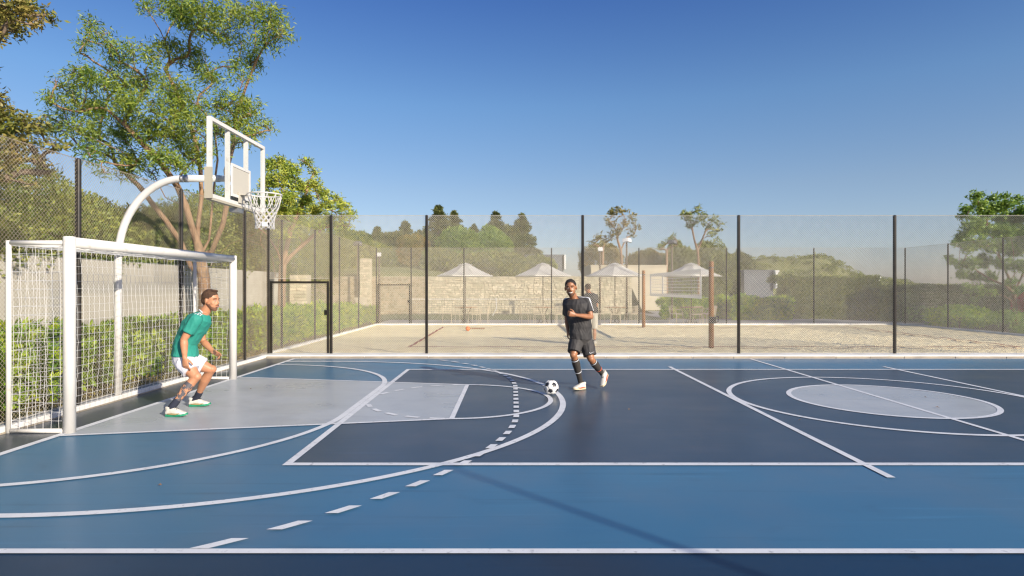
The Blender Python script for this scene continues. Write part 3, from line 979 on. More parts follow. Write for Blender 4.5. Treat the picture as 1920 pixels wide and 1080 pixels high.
# ---------------------------------------------------------------- volleyball net
VX = 3.335*H
for (yy, lab, ty) in ((10.09*H, 'near brown wooden volleyball post with a black winch', 1), (15.27*H, 'far brown wooden volleyball post left of the net', 0)):
    t = thing('volleyball_post', lab, 'post', (VX, yy, 0), 'volleyball posts')
    b = MB(); b.tube([(VX, yy, -.05), (VX, yy, 1.44*H), (VX, yy, 1.446*H)], [.072, .066, .055], 16); b.build('shaft', M['wood_post'], t, True)
    b = MB(); b.tube([(VX, yy, 1.33*H), (VX, yy, 1.35*H)], .074, 16); b.build('hook_band', M['lamp_grey'], t)
    if ty:
        w = MB(); w.box(VX-.09, VX+.09, yy-.13, yy-.07, .68, .86); w.tube([(VX+.1, yy-.1, .70), (VX+.16, yy-.1, .74), (VX+.16, yy-.1, .86), (VX+.09, yy-.1, .88)], .014, 6)
        w.build('winch', M['black_steel'], t)
net = thing('volleyball_net', 'white volleyball net with white tape borders hung over the sand', 'net', (VX, 12.6*H, 0))
NY0, NY1, NA, NB_ = 10.62*H, 14.55*H, .822*H, 1.325*H
for nm, (ya, yb, za, zb) in (('top_tape', (NY0, NY1, NB_-.08, NB_+.02)), ('bottom_tape', (NY0, NY1, NA-.02, NA+.08)), ('side_tape', (NY0, NY0+.12, NA+.081, NB_-.081)), ('side_tape', (NY1-.16, NY1, NA+.081, NB_-.081)), ('side_tape', (13.3*H, 13.3*H+.14, NA+.081, NB_-.081))):
    b = MB(); b.box(VX-.008, VX+.008, ya, yb, za, zb); b.build(nm, M['net_white'], net)
b = MB()
for k in range(1, 40):
    y_ = NY0 + (NY1-NY0)*k/40; b.tube([(VX, y_, NA+.05), (VX, y_, NB_-.05)], .0022, 3)
for k in range(1, 8):
    z_ = NA + (NB_-NA)*k/8; b.tube([(VX, NY0+.05, z_), (VX, NY1-.05, z_)], .0075, 4)
stuff(b.build('net_mesh', M['net_white'], net))
for za in (NA+.03, NB_-.02):
    for ya, yb in ((10.14*H, NY0), (NY1, 15.22*H)):
        b = MB(); b.tube([(VX, ya, za), (VX, yb, za)], .005, 4); b.build('tension_cord', M['cord_white'], net)

# ---------------------------------------------------------------- parasols, tables, chairs
UY = 17.1*H
def make_parasol(label, loc):
    t = thing('parasol', label, 'parasol', loc, 'parasols over the tables')
    R_ = .83*H; ze, zt = 1.345*H, 1.66*H; n = 8
    def cone(r0, z0, r1, z1, sag=.04, name='canopy'):
        b = MB(); rings = []
        for s_ in range(5):
            u = s_/4
            ring = []
            for k in range(n*2):
                a = PI/8 + PI*k/n
                rr = r0 + (r1-r0)*u
                if k % 2: rr *= .935 * (1 if u > .9 else 1)
                zz = z0 + (z1-z0)*u - sag*math.sin(PI*u)*(1.5 if k % 2 else .6)
                ring.append((rr*math.cos(a), rr*math.sin(a), zz))
            rings.append(ring)
        N2 = n*2
        for r_ in rings: b.v += r_
        for s_ in range(4):
            for k in range(N2): b.f.append((s_*N2+k, s_*N2+(k+1) % N2, (s_+1)*N2+(k+1) % N2, (s_+1)*N2+k))
        # valance
        i = len(b.v)
        if r0 > .5:
            b.v += [(x, y, z-.035) for (x, y, z) in rings[0]]
            for k in range(N2): b.f.append((k, i+k, i+(k+1) % N2, (k+1) % N2))
        return b
    L = Vector(loc)
    o = obj('canopy', cone(R_, ze, .17*H, zt-.02).mesh('canopy', M['canopy_cloth']), t); o.location = (0, 0, 0)
    o = obj('canopy_vent', cone(.23*H, zt-.01, .01, zt+.10, .01).mesh('canopy_vent', M['canopy_cloth']), t); o.location = (0, 0, 0)
    b = MB(); b.tube([(0, 0, .04), (0, 0, zt+.07)], .022, 10); o = obj('pole', b.mesh('pole', M['umbrella_pole'], True), t); o.location = (0, 0, 0)
    b = MB(); b.tube([(0, 0, 0), (0, 0, .05), (0, 0, .055), (0, 0, .2)], [.30, .28, .05, .04], 16); o = obj('base', b.mesh('base', M['lamp_grey']), t); o.location = (0, 0, 0)
    for k in range(n):
        a = PI/8 + 2*PI*k/n
        b = MB(); b.tube([(.03*math.cos(a), .03*math.sin(a), zt-.06), (R_*.98*math.cos(a), R_*.98*math.sin(a), ze-.012)], .008, 4)
        o = obj('rib', b.mesh('rib', M['umbrella_pole']), t); o.location = (0, 0, 0)
    return t
def make_table(label, loc):
    t = thing('cafe_table', label, 'table', loc, 'round tables under the parasols')
    b = MB(); b.tube([(0, 0, .735), (0, 0, .745), (0, 0, .765)], [.52, .54, .53], 32); o = obj('tabletop', b.mesh('tabletop', M['wood_top']), t); o.location = (0, 0, 0)
    for k in range(4):
        a = PI/4 + PI/2*k
        b = MB(); b.tube([(.30*math.cos(a), .30*math.sin(a), 0), (.10*math.cos(a), .10*math.sin(a), .38), (.32*math.cos(a), .32*math.sin(a), .735)], .016, 6)
        o = obj('leg', b.mesh('leg', M['umbrella_pole']), t); o.location = (0, 0, 0)
    return t
def make_chair(label, loc, rz):
    t = thing('cafe_chair', label, 'chair', loc, 'cream metal chairs round the tables')
    def part(nm, b, m='cream_metal'):
        o = obj(nm, b.mesh(nm, M[m], False), t); o.location = (0, 0, 0)
    for sx in (-1, 1):
        for sy in (-1, 1):
            b = MB(); b.tube([(sx*.23, sy*.22, 0), (sx*.20, sy*.19, .44)], .013, 6); part('leg', b)
    b = MB(); b.bbox(-.22, .22, -.21, .21, .44, .465, .02); part('seat', b)
    b = MB(); b.tube([(-.21, .20, .46), (-.23, .25, .80), (0, .29, .83), (.23, .25, .80), (.21, .20, .46)], .013, 6)
    part('back_frame', b)
    b = MB()
    for k in range(-3, 4): b.tube([(k*.055, .205, .46), (k*.06, .27, .815)], .006, 4)
    part('backrest', b)
    for sx in (-1, 1):
        b = MB(); b.tube([(sx*.22, .22, .66), (sx*.25, -.05, .67), (sx*.22, -.19, .45)], .011, 6)
        part('armrest', b)
    t.rotation_euler.z = rz
    return t
ptab = [(873, 'leftmost'), (1018, 'second from the left'), (1153, 'third from the left, beside the running player'), (1296, 'rightmost, behind the volleyball net')]
par0 = tab0 = ch0 = None
wordc = ['on the left side', 'on the right side', 'at the front left', 'at the front right']
for i, (px, w_) in enumerate(ptab):
    c = Vector((pxx(px, UY), UY, 0.0))
    L1 = 'pale octagonal parasol, ' + w_
    L2 = 'round wooden topped table under the parasol, %s' % w_
    if i == 0: par0 = make_parasol(L1, c); tab0 = make_table(L2, c + Vector((0.02, .0, 0)))
    else:
        p = copy_tree(par0); p.location = c; p['label'] = L1; p.rotation_euler.z = .08*i
        q_ = copy_tree(tab0); q_.location = c; q_['label'] = L2
    for k, a in enumerate((185, -5, 250, 300)):
        rd = .86 if k < 2 else .92
        cc = c + Vector((rd*math.cos(math.radians(a+i*7)), rd*.8*math.sin(math.radians(a+i*7)), 0))
        rz = math.radians(a+i*7) - PI/2
        lab = 'cream wire chair %s of the %s table' % (wordc[k], ('leftmost', 'second', 'third', 'rightmost')[i])
        if ch0 is None: ch0 = make_chair(lab, cc, rz)
        else:
            h_ = copy_tree(ch0); h_.location = cc; h_.rotation_euler.z = rz; h_['label'] = lab

# ---------------------------------------------------------------- lamp poles
def lamp(label, px, ytop, Y, kind, base=0):
    x = pxx(px, Y); zt = H - (ytop-540)/FPX*Y
    t = thing('floodlight_pole', label, 'floodlight', (x, Y, base))
    b = MB(); b.tube([(x, Y, base), (x, Y, zt)], [.06, .045], 8); b.build('pole', M['umbrella_pole'], t, True)
    m_ = M['lamp_white'] if kind else M['lamp_grey']
    s_ = Y/FPX
    for sx in ((0,) if kind == 2 else (-1, 1)):
        b = MB(); R_ = Matrix.Rotation(-.5, 3, 'X') @ Matrix.Rotation(sx*.5, 3, 'Z')
        b.bbox(-4.5*s_, 4.5*s_, -1.5*s_, 1.5*s_, -6*s_, 2*s_, .5*s_, R_, Vector((x+sx*4*s_, Y-.08, zt)))
        b.build('lamp_head', m_, t)
    return t
lamp('tall floodlight pole with white heads above the third parasol', 1175, 449, 19.0*H, 1)
lamp('shorter pole with a small white lamp right of the tall court fence post', 1125, 466, 20*H, 2)
lamp('dark floodlight pole over the stone wall on the left', 671, 455, 22.5*H, 0)
lamp('small white lamp on the post by the far gate', 711, 476, 16.45*H, 2)

lamp('thin lamp pole between the third and fourth parasols', 1260, 452, 19.5*H, 0)
# unseen pole put in behind the viewer so that its shadow crosses the blue floor
t = thing('unseen_pole', 'tall steel pole out of view behind the viewer, put in for its long shadow', 'lamp', (4.40*H, -1.62*H, 0))
b = MB(); b.tube([(4.40*H, -1.62*H, 0), (4.40*H, -1.62*H, 5.0)], [.045, .02], 16); b.build('pole', M['black_steel'], t, True)

# a few fallen leaves and scuffs on the court
rs = random.Random(9)
for i, (px, py) in enumerate(((470, 731), (437, 773), (300, 913), (1500, 790), (1180, 770), (1735, 747), (1758, 766))):
    p = gp(px, py); b = MB(); s_ = rs.uniform(.018, .032); a = rs.uniform(0, 6)
    ca, sa = math.cos(a)*s_, math.sin(a)*s_
    b.quad((-ca, -sa, 0), (sa*.5, -ca*.5, .012), (ca, sa, .004), (-sa*.5, ca*.5, .006))
    o = b.build('fallen_leaf', M['dry_leaf'], None, False, p + Vector((0, 0, .016)))
    where = ('on the grey key left of the centre', 'on the grey key by the goal mouth reflection', 'on the blue floor between two arcs at the left',
             'below the centre circle', 'right of the football on the navy floor', 'on the grey centre disc, upper one', 'on the grey centre disc, lower one')[i]
    tag(o, 'tiny dry brown leaf ' + where, 'leaf', 'fallen leaves on the court')
# ---------------------------------------------------------------- vegetation
def V3(a): return np.array([a[0], a[1], a[2]], dtype=float)
def tufts(centres, k, spread, L, W, droop=0.35, up=0.3, jit=.05):
    """k leaves radiating from each tuft centre; returns leaf vertices"""
    P = np.repeat(centres, k, axis=0) + rng.normal(size=(len(centres)*k, 3))*jit
    D = rng.normal(size=(len(P), 3))
    D[:, 2] = D[:, 2]*.7 + up - droop*rng.random(len(P))*1.6
    Ls = L*rng.uniform(.6, 1.25, len(P))
    return leaf_verts(P, D, Ls, Ls*W/L*rng.uniform(.8, 1.2, len(P)))
class Tree:
    def __init__(s, name, label, cat, base, group=None):
        s.base = Vector(base); s.root = thing(name, label, cat, s.base, group)
        s.nodes = [s.base.copy()]; s.par = [-1]; s.tw = []
        s.minr = []
    def add(s, p, parent):
        s.nodes.append(Vector(p)); s.par.append(parent); return len(s.nodes)-1
    def path(s, pts, start=0):
        i = start
        for p in pts: i = s.add(p, i)
        return i
    def curve_to(s, start, target, n=5, wob=.08, rise=.2):
        a = s.nodes[start]; d = target-a; L = d.length; i = start
        pd = (a - s.nodes[s.par[start]]).normalized() if s.par[start] >= 0 else Vector((0, 0, 1))
        c1 = a + pd*L*.35 + Vector((0, 0, L*rise*.2)); 
        for k in range(1, n+1):
            u = k/n
            p = a*(1-u)**2 + (c1 + (target-c1)*.25)*2*u*(1-u) + target*u*u
            if k < n: p = p + Vector((rng.normal(), rng.normal(), rng.normal()))*wob*L*.16
            i = s.add(p, i)
        return i
    def attach(s, target, upbias=.9):
        best, bi = 1e9, 0
        for i, nn in enumerate(s.nodes):
            d = target-nn
            if i < 1: continue
            cst = d.length + upbias*max(0, -d.z)*1.5 + max(0, -(d.z) + .2)*.5
            # avoid sharp folding back
            if s.par[i] >= 0:
                pd = nn - s.nodes[s.par[i]]
                if pd.length > 1e-6 and d.length > 1e-6:
                    cst += .35*d.length*(1-pd.normalized().dot(d.normalized()))
            if cst < best: best, bi = cst, i
        n = max(3, min(8, int((target-s.nodes[bi]).length/.25)))
        return s.curve_to(bi, target, n)
    def wood(s, base_r, m, tip=.006, expo=2.3):
        N = len(s.nodes); rr = [0.0]*N; ch = [[] for _ in range(N)]
        for i in range(1, N): ch[s.par[i]].append(i)
        nt_ = sum(1 for i in range(N) if not ch[i])
        expo = max(1.35, min(2.4, math.log(max(nt_, 2))/math.log(base_r/tip)))
        acc = [0.0]*N
        for i in range(N-1, -1, -1):
            if not ch[i]: acc[i] = tip**expo
            else: acc[i] = sum(acc[c] for c in ch[i])*1.01
        rr = [a**(1/expo) for a in acc]
        k = base_r/rr[0]
        rr = [max(tip, r*k if r > tip*1.5 else r) for r in rr]
        b = MB()
        done = set()
        stack = [(0, None)]
        while stack:
            i, fr = stack.pop()
            pts, rad = ([], [])
            if fr is not None:
                pts.append(s.nodes[fr]); rad.append(min(rr[fr], rr[i]*1.15))
            j = i
            while True:
                pts.append(s.nodes[j]); rad.append(rr[j])
                if not ch[j]: break
                cs = sorted(ch[j], key=lambda c: -acc[c])
                for c in cs[1:]: stack.append((c, j))
                j = cs[0]
            if len(pts) > 1:
                if fr is None: rad[0] *= 1.35
                mr = max(rad)
                b.tube(pts, rad, 10 if mr > .05 else 6 if mr > .02 else 4, cap=False)
        o = b.build('trunk', m, s.root, True)
        return o
    def twigs(s, start, centre, r, n, m_nodes=3):
        ends = []
        for _ in range(n):
            d = Vector(rng.normal(size=3)); d.normalize(); d.z = d.z*.75 + .1
            e = centre + d*r*float(rng.uniform(.35, 1.0))
            i = s.curve_to(start, e, m_nodes, .12, .3)
            ends.append(e)
        return ends
    def crown(s, arrs, m, name='crown'):
        v = np.concatenate(arrs) - V3(s.base)
        o = obj(name, fast_mesh(name, v, 4, m), s.root); o.location = (0, 0, 0)
        return stuff(o)
def clump_tree(name, label, cat, base, Yd, trunk_paths, clumps, base_r, bark, leafm, L=.10, W=.028, k=9, per=90, twn=5, droop=.4, up=.2, group=None, dz=.9, tip=.006, jit=.05, leaf2=None, gap=-.2):
    """clumps: (px, py, r_px) or (px, py, r_px, depth offset)"""
    T = Tree(name, label, cat, base, group)
    for path in trunk_paths:
        st = 0
        if len(path) and isinstance(path[0], int): st = path[0]; path = path[1:]
        T.path([wp(px, py, Yd + dy) for px, py, dy in path], st)
    sc = Yd/FPX
    cl = []
    for c in clumps:
        off = c[3] if len(c) > 3 else float(rng.uniform(-1, 1))*dz
        cl.append((wp(c[0], c[1], Yd+off), c[2]*sc))
    cl.sort(key=lambda t: min((t[0]-n).length for n in T.nodes))
    A, B = [], []
    for c, r in cl:
        e = T.attach(c - Vector((0, 0, r*.4)))
        T.twigs(e, c, r, twn)
        n = max(6, int(per*(r/.5)**2))
        d = nrm(rng.normal(size=(n, 3)))*(rng.random((n, 1))**.45)*r
        d[:, 2] *= .8
        # gaps: reject by noise
        C = V3(c) + d
        keep = [noise.noise(Vector(p)*(1.35/max(r, .2)) ) > gap for p in C]
        C = C[np.array(keep)]
        if len(C):
            lv = tufts(C, k, r, L, W, droop, up, jit)
            (B if (leaf2 is not None and rng.random() < .35) else A).append(lv)
    T.wood(base_r, M[bark], tip)
    T.crown(A, M[leafm])
    if B: T.crown(B, M[leaf2])
    return T

# large tree behind the goal
Yt = 10.6*H
clA = [(505,40,36),(475,22,36),(430,22,34),(385,18,34),(340,12,32),(300,12,26),(528,62,18),(500,72,26),(452,70,30),(408,55,30),(360,48,28),(470,110,26),(330,30,20),(278,16,14),
 (455,145,24),(435,120,16),(350,95,28),(315,88,24),(365,120,28),(395,150,28),
 (172,42,18),(190,62,20),(165,70,16),(205,85,14),(250,95,24),(225,110,22),(285,105,26),(150,95,12),(158,80,10),
 (160,145,28),(128,165,22),(105,150,14),(195,150,32),(235,150,34),(275,150,34),(95,185,14),(120,200,28),(155,195,34),(195,200,38),(240,200,38),(285,195,36),(325,165,32),(330,205,34),(370,185,32),(110,235,20),(85,215,10),
 (415,195,26),(445,190,24),(470,208,22),(492,232,16),(475,245,18),(505,242,10),(440,225,26),(150,240,28),(190,250,34),(235,250,36),(280,245,36),(325,245,34),(370,235,32),(405,240,26),
 (170,285,22),(215,290,28),(255,295,28),(300,285,30),(345,280,28),(385,275,22),(195,318,14),(240,325,16),(285,320,16),(330,305,20),(150,270,14),(370,300,14),(440,265,14),(462,262,12),(345,315,10)]
tp = [[(384,560,0),(382,520,0),(376,480,0),(370,455,.05)],                       # nodes 1-4
      [4,(358,420,-.1),(348,385,-.2),(333,350,-.3),(305,310,-.4),(268,270,-.5),(235,235,-.6),(200,205,-.6)],   # 5-11
      [4,(372,415,.2),(378,370,.3),(376,320,.3),(368,270,.3),(352,220,.3),(330,170,.2),(310,130,.2)],          # 12-18
      [3,(392,450,.2),(396,410,.3),(400,360,.5),(408,300,.5),(402,240,.4),(386,190,.3),(390,130,.3),(375,80,.2)],
      [3,(398,470,-.2),(418,420,-.3),(428,370,-.4),(424,320,-.4),(438,270,-.4),(442,220,-.3),(462,160,-.2),(480,115,-.2)],
      [2,(358,500,.1),(338,452,.2),(312,415,.3),(288,385,.4),(262,350,.5),(225,315,.5)],
      [2,(400,490,.3),(430,458,.4),(470,442,.6),(505,424,.7),(530,404,.8)],
      [3,(362,440,.4),(350,390,.6),(310,370,.8),(290,330,.8),(250,290,.9)]]
clump_tree('broad_tree', 'tallest tree behind the goal, several warm brown stems and a wide feathery green crown', 'tree', wp(385, 600, Yt).xy.to_3d(), Yt, tp, clA, .165, 'bark_warm', 'leaf_main',
           L=.165, W=.032, k=10, per=150, twn=7, droop=.8, up=.15, dz=1.2, jit=.11, gap=.05)
# near tree whose branches enter at the top left
Yn = 6.1*H
clN = [(15,15,34),(50,20,28),(28,50,22),(85,25,10),(70,42,10),(-20,30,40),(-60,60,40),(0,65,14),(100,38,5),(5,185,14),(15,215,22),(45,232,22),(78,240,16),(20,255,26),(60,268,20),(100,268,14),(118,272,8),
       (-10,290,36),(25,292,20),(70,300,12),(75,325,12),(60,345,6),(90,320,8),(10,330,12),(-40,330,40),(30,265,14),(5,240,20),(-50,200,50),(-90,260,60),(-70,130,50),(-100,60,50)]
tp = [[(-150,500,0),(-140,420,0),(-130,350,0)],[3,(-80,330,0),(-30,318,0),(20,310,0),(45,300,0)],[3,(-120,250,0),(-90,170,0),(-60,110,0),(-20,70,0),(20,40,0)]]
clump_tree('leaning_tree', 'orange tinged tree leaning in over the fence at the left edge', 'tree', wp(-155, 600, Yn).xy.to_3d(), Yn, tp, clN, .13, 'bark_grey', 'leaf_orange',
           L=.10, W=.036, k=9, per=260, twn=6, droop=.5, up=.15, dz=.5)
# smaller yellow-green tree at the end of the boundary wall
Y3 = 14.6*H
cl3 = [(505,312,14),(522,305,14),(545,318,18),(520,335,20),(500,345,14),(548,345,18),(570,352,14),(590,345,12),(577,305,9),(590,322,7),(566,300,5),(605,362,13),(575,375,14),(540,370,16),(515,372,14),(612,385,14),(632,372,10),(642,388,12),(658,402,9),(640,408,9),(618,410,10),(590,395,12),(560,395,12),(530,398,12),(505,405,10),(655,422,6),(632,425,5),(600,418,6),(520,415,12),(548,418,12),(575,420,11),(495,425,12),(600,430,9),(560,440,8),(530,438,8),(490,380,12),(485,400,10)]
tp = [[(528,560,0),(529,520,0),(530,500,0)],[3,(528,450,.2),(532,420,.3),(536,380,.3),(530,345,.2)],[3,(520,470,-.1),(500,440,-.1),(482,425,-.2),(470,415,-.2)],
      [3,(545,480,.1),(565,462,.2),(590,440,.3),(612,425,.3),(632,405,.3)],[3,(536,470,.4),(545,430,.5),(562,395,.5),(578,350,.5)],[2,(517,520,.1),(510,480,.2),(490,460,.3),(468,452,.4)]]
clump_tree('forked_tree', 'mid sized yellow-green tree with pale forked branches left of the first gate posts', 'tree', wp(528, 590, Y3).xy.to_3d(), Y3, tp, cl3, .15, 'bark_warm', 'leaf_yellow',
           L=.15, W=.05, k=9, per=190, twn=5, droop=.35, up=.3, dz=.9, jit=.08)
# right hand tree
Y9 = 15.0*H
cl9 = [(1829,366,11),(1836,385,14),(1815,392,12),(1806,405,9),(1862,372,9),(1868,390,14),(1885,368,7),(1888,385,12),(1904,375,10),(1915,395,12),(1850,400,14),(1880,408,16),(1905,412,16),(1930,400,20),
       (1825,420,18),(1850,430,20),(1880,435,20),(1910,440,22),(1812,440,14),(1800,452,10),(1835,455,18),(1865,462,20),(1900,468,20),(1790,458,6),(1815,468,10),(1785,490,7),(1800,496,10),(1822,495,14),(1848,490,16),(1880,495,14),(1912,500,16),
       (1805,515,10),(1830,520,12),(1856,520,12),(1815,540,10),(1840,545,10),(1895,530,10),(1935,450,24),(1950,500,24),(1860,548,8),(1912,545,9),(1780,483,4),(1826,560,6)]
tp = [[(1903,575,0),(1901,550,0)],[2,(1890,520,0),(1878,490,0),(1865,450,0),(1850,415,0)],[2,(1902,510,.2),(1900,470,.2),(1893,430,.2),(1890,400,.2)],[2,(1885,535,.1),(1860,525,.1),(1835,510,.1)],[2,(1915,520,.2),(1930,480,.3),(1935,450,.3)]]
clump_tree('upright_tree', 'leafy green tree rising above the right hand end of the mesh fences', 'tree', wp(1905, 605, Y9).xy.to_3d(), Y9, tp, cl9, .085, 'bark_warm', 'leaf_right',
           L=.14, W=.055, k=9, per=190, twn=4, droop=.3, up=.5, dz=.8)

# dense things: bushes and distant trees made of leaf shells
def shell(c, rad, n, L, W, seed, bumps=.28, fr=1.1, zmin=None, inner=.25):
    d = nrm(rng.normal(size=(n, 3)))
    sd = Vector((seed*3.7, seed*1.3, seed*.7))
    f = np.array([noise.noise(Vector(p)*fr*1.6 + sd)*bumps + noise.noise(Vector(p)*fr*4 + sd)*bumps*.55 for p in d])
    rr = (1 + f)*(1 - inner*rng.random(n)**2)
    P = d*rr[:, None]*np.array(rad) + V3(c)
    if zmin is not None:
        P = P[P[:, 2] > zmin]; 
    D = nrm(P - V3(c))*.6 + rng.normal(size=(len(P), 3))*.7
    D[:, 2] += .15
    Ls = L*rng.uniform(.6, 1.3, len(P))
    return leaf_verts(P, D, Ls, Ls*W/L)
def bush(name, label, cat, c, rad, n, L, W, leafm, seed=1, group=None, lobes=None, zmin=0.0, dens=1.0, trunk=None, sub=None):
    c = Vector(c)
    t = thing(name, label, cat, (c.x, c.y, 0), group)
    arr = [shell(c, rad, n, L, W, seed, zmin=zmin)]
    rs = random.Random(seed)
    for k in range(lobes or 0):
        a = rs.uniform(0, 2*PI); e = rs.uniform(-.1, 1.2)
        lc = c + Vector((math.cos(a)*math.cos(e)*rad[0]*.75, math.sin(a)*math.cos(e)*rad[1]*.75, math.sin(e)*rad[2]*.78))
        q = rs.uniform(.32, .5)
        arr.append(shell(lc, (rad[0]*q, rad[1]*q, rad[2]*q), int(n*q*q*1.1), L, W, seed+k+1, zmin=zmin))
    v = np.concatenate(arr) - V3(t.location)
    o = obj('foliage', fast_mesh('foliage', v, 4, M[leafm]), t); o.location = (0, 0, 0); stuff(o)
    b = MB()
    if trunk is None: trunk = min(.12, rad[0]*.1)
    b.tube([(0, 0, 0), (0.03, 0, c.z*.5), (0, .02, c.z)], [trunk*1.3, trunk, trunk*.6], 8)
    for k in range(5):
        a = rs.uniform(0, 2*PI)
        b.tube([(0, 0, c.z*.5), (math.cos(a)*rad[0]*.3, math.sin(a)*rad[1]*.3, c.z*.9), (math.cos(a)*rad[0]*.7, math.sin(a)*rad[1]*.7, c.z+rad[2]*.4)], [trunk*.6, trunk*.4, .01], 6)
    o = obj('trunk', b.mesh('trunk', M['bark_grey'], True), t); o.location = (0, 0, 0)
    return t
# the planting between the left fence and the wall
def hedge_strip():
    t = thing('hedge', 'bright green leafy planting along the left fence in front of the beige wall', 'hedge', (-4.7*H, 8*H, 0))
    n = 15000
    y = rng.uniform(1.9*H, 17.6*H, n); u = rng.random(n)
    xl, xr_ = -5.9*H, -4.02*H
    top = .47*H
    face = rng.random(n) < .42
    X = np.where(face, xr_ - rng.random(n)**2*.25, xl + (xr_-xl)*u)
    nz = np.array([noise.noise(Vector((a*.9, c*.9, 0)))*.55 + noise.noise(Vector((a*2.4, c*2.4, 3)))*.4 for a, c in zip(X, y)])
    wave = np.array([noise.noise(Vector((0, c*1.1, 7)))*.30 + noise.noise(Vector((3, c*.35, 7)))*.30 for c in y])
    Z = np.where(face, rng.random(n)*(top*.95), top*(1 - .12*(u > .85)) - rng.random(n)**2*.25)
    tt = np.clip(Z/top, 0, 1)
    X = X + np.where(face, -(1-tt)*.12 + wave, 0) 
    Z = Z + nz*.42*tt
    # fade out to the far end
    P = np.stack([X, y, Z], 1)
    P = P[(P[:, 2] > .03)]
    D = rng.normal(size=(len(P), 3))*.75; D[:, 2] += .75; D[:, 0] += .25
    k = 4
    P = np.repeat(P, k, 0) + rng.normal(size=(len(P)*k, 3))*.03
    D = np.repeat(D, k, 0) + rng.normal(size=(len(P), 3))*.8
    Ls = .17*rng.uniform(.5, 1.25, len(P))
    v = leaf_verts(P, D, Ls, Ls*.36) - V3(t.location)
    o = obj('foliage', fast_mesh('foliage', v, 4, M['leaf_hedge']), t); o.location = (0, 0, 0); stuff(o)
    b = MB()
    rs = random.Random(3)
    for k in range(140):
        x_ = rs.uniform(-5.7*H, -4.1*H); y_ = rs.uniform(2*H, 17*H)
        b.tube([(x_, y_, 0), (x_+rs.uniform(-.1, .1), y_+rs.uniform(-.1, .1), .35), (x_+rs.uniform(-.25, .25), y_+rs.uniform(-.25, .25), .75)], [.014, .011, .006], 4)
    stuff(b.build('stem', M['bark_grey'], t))
hedge_strip()
# low leaves and litter on the soil by the fence
n = 6000
P = np.stack([rng.uniform(-4.25*H, -3.66*H, n), rng.uniform(2*H, 16*H, n), rng.uniform(-.05, .05, n)], 1)
D = rng.normal(size=(n, 3)); D[:, 2] = np.abs(D[:, 2])*.6
o = struct(sheet('planting_soil', -6*H, -3.655*H, 1*H, 16*H, -.02, M['ground_soil']))
o = obj('ground_cover', fast_mesh('ground_cover', leaf_verts(P, D, .07*rng.uniform(.5, 1.3, n), .02), 4, M['leaf_rust'])); stuff(o); tag(o, 'dry leaves and sparse low weeds on the soil at the foot of the left fence', 'ground cover')

# hedge trees behind the wall
hb = [(-7.4, 3.6, 3.05, 1.5), (-7.6, 5.4, 3.0, 1.6), (-7.5, 7.2, 3.05, 1.5), (-7.9, 9.2, 3.25, 1.7), (-7.7, 11.4, 3.1, 1.6), (-8.0, 13.7, 3.3, 1.8), (-8.3, 16.4, 3.7, 2.0), (-8.6, 19.4, 4.4, 2.2), (-8.2, 22.2, 4.6, 2.0)]
nm = ['leftmost, at the frame edge', 'behind the goal net side', 'second post from the left', 'under the hoop bend', 'left of the tall tree trunk', 'right of the tall tree trunk', 'between the tall tree and the forked tree', 'behind the forked tree', 'over the brown stone wall']
for i, (x_, y_, zt, rd) in enumerate(hb):
    zt = zt*.83 if i < 6 else zt*.9
    bush('screen_tree', 'dense green screen tree behind the beige wall, ' + nm[i], 'tree', (x_*H, y_*H, zt*H*.52), (rd*H*.95, rd*H, zt*H*.47), 26000 if i < 5 else 18000, .115, .052,
         'leaf_bank' if i % 3 != 2 else 'leaf_olive', seed=20+i, group='screen trees behind the wall', lobes=7, zmin=.8)

# distant trees: conifers, rounded trees, open crowned trees
def conifer(label, px, ytop, wpx, Y, m='leaf_dark', ybase=500, seed=1, n=14000):
    x = pxx(px, Y); s_ = Y/FPX; zt = H+(540-ytop)*s_; R_ = wpx*s_/2; rs = random.Random(seed)
    t = thing('conifer', label, 'tree', (x, Y, 0), 'dark conifers behind the bank')
    z0 = max(1.0, zt - R_*3.6)
    A = []
    nb_ = 120
    for k in range(nb_):
        u = (k+.5)/nb_; z = z0 + (zt-z0)*u
        rr = R_*1.15*min(1, (1-u)*1.6)**.8*rs.uniform(.45, 1.3); a = rs.uniform(0, 2*PI)
        m_ = int(n/nb_*(.4+1.2*(1-u)))
        q = rng.random(m_)**.7
        C = np.stack([q*rr*math.cos(a), q*rr*math.sin(a), z - .12*rr*q + 0*q], 1) + rng.normal(size=(m_, 3))*np.array([.16, .16, .13])*max(.25, R_*.32)
        D = rng.normal(size=(m_, 3))*.7 + np.array([math.cos(a), math.sin(a), .5])
        A.append(leaf_verts(C, D, .30*rng.uniform(.6, 1.2, m_), .12))
    o = obj('crown', fast_mesh('crown', np.concatenate(A), 4, M[m]), t); o.location = (0, 0, 0); stuff(o)
    b = MB(); b.tube([(0, 0, 0), (0, 0, zt*.9)], [.16, .03], 6); o = obj('trunk', b.mesh('trunk', M['bark_grey']), t); o.location = (0, 0, 0)
YB = 33*H
conifer('broad dark conifer just right of the tall fence post, tallest of the row', 822, 388, 62, YB, seed=1)
conifer('second top of dark conifer beside the tallest one', 852, 398, 40, YB+3, seed=12)
conifer('dark conifer above the second parasol gap', 930, 400, 60, YB, seed=2)
conifer('pointed dark conifer at the right end of the group', 978, 404, 54, YB+2, seed=3)
conifer('small dark conifer peeking behind the bright round tree', 888, 424, 34, YB+6, seed=4)
conifer('dark conifer left of the tall post, above the far gate', 760, 418, 58, YB, seed=5)
conifer('small pointed conifer above the stone pier', 708, 428, 40, YB, seed=6)
conifer('narrow conifer at the left behind the forked tree', 645, 420, 50, YB+2, seed=7)
conifer('small dark cypress right of the fourth parasol', 1384, 470, 24, 40*H, seed=8, n=5000)
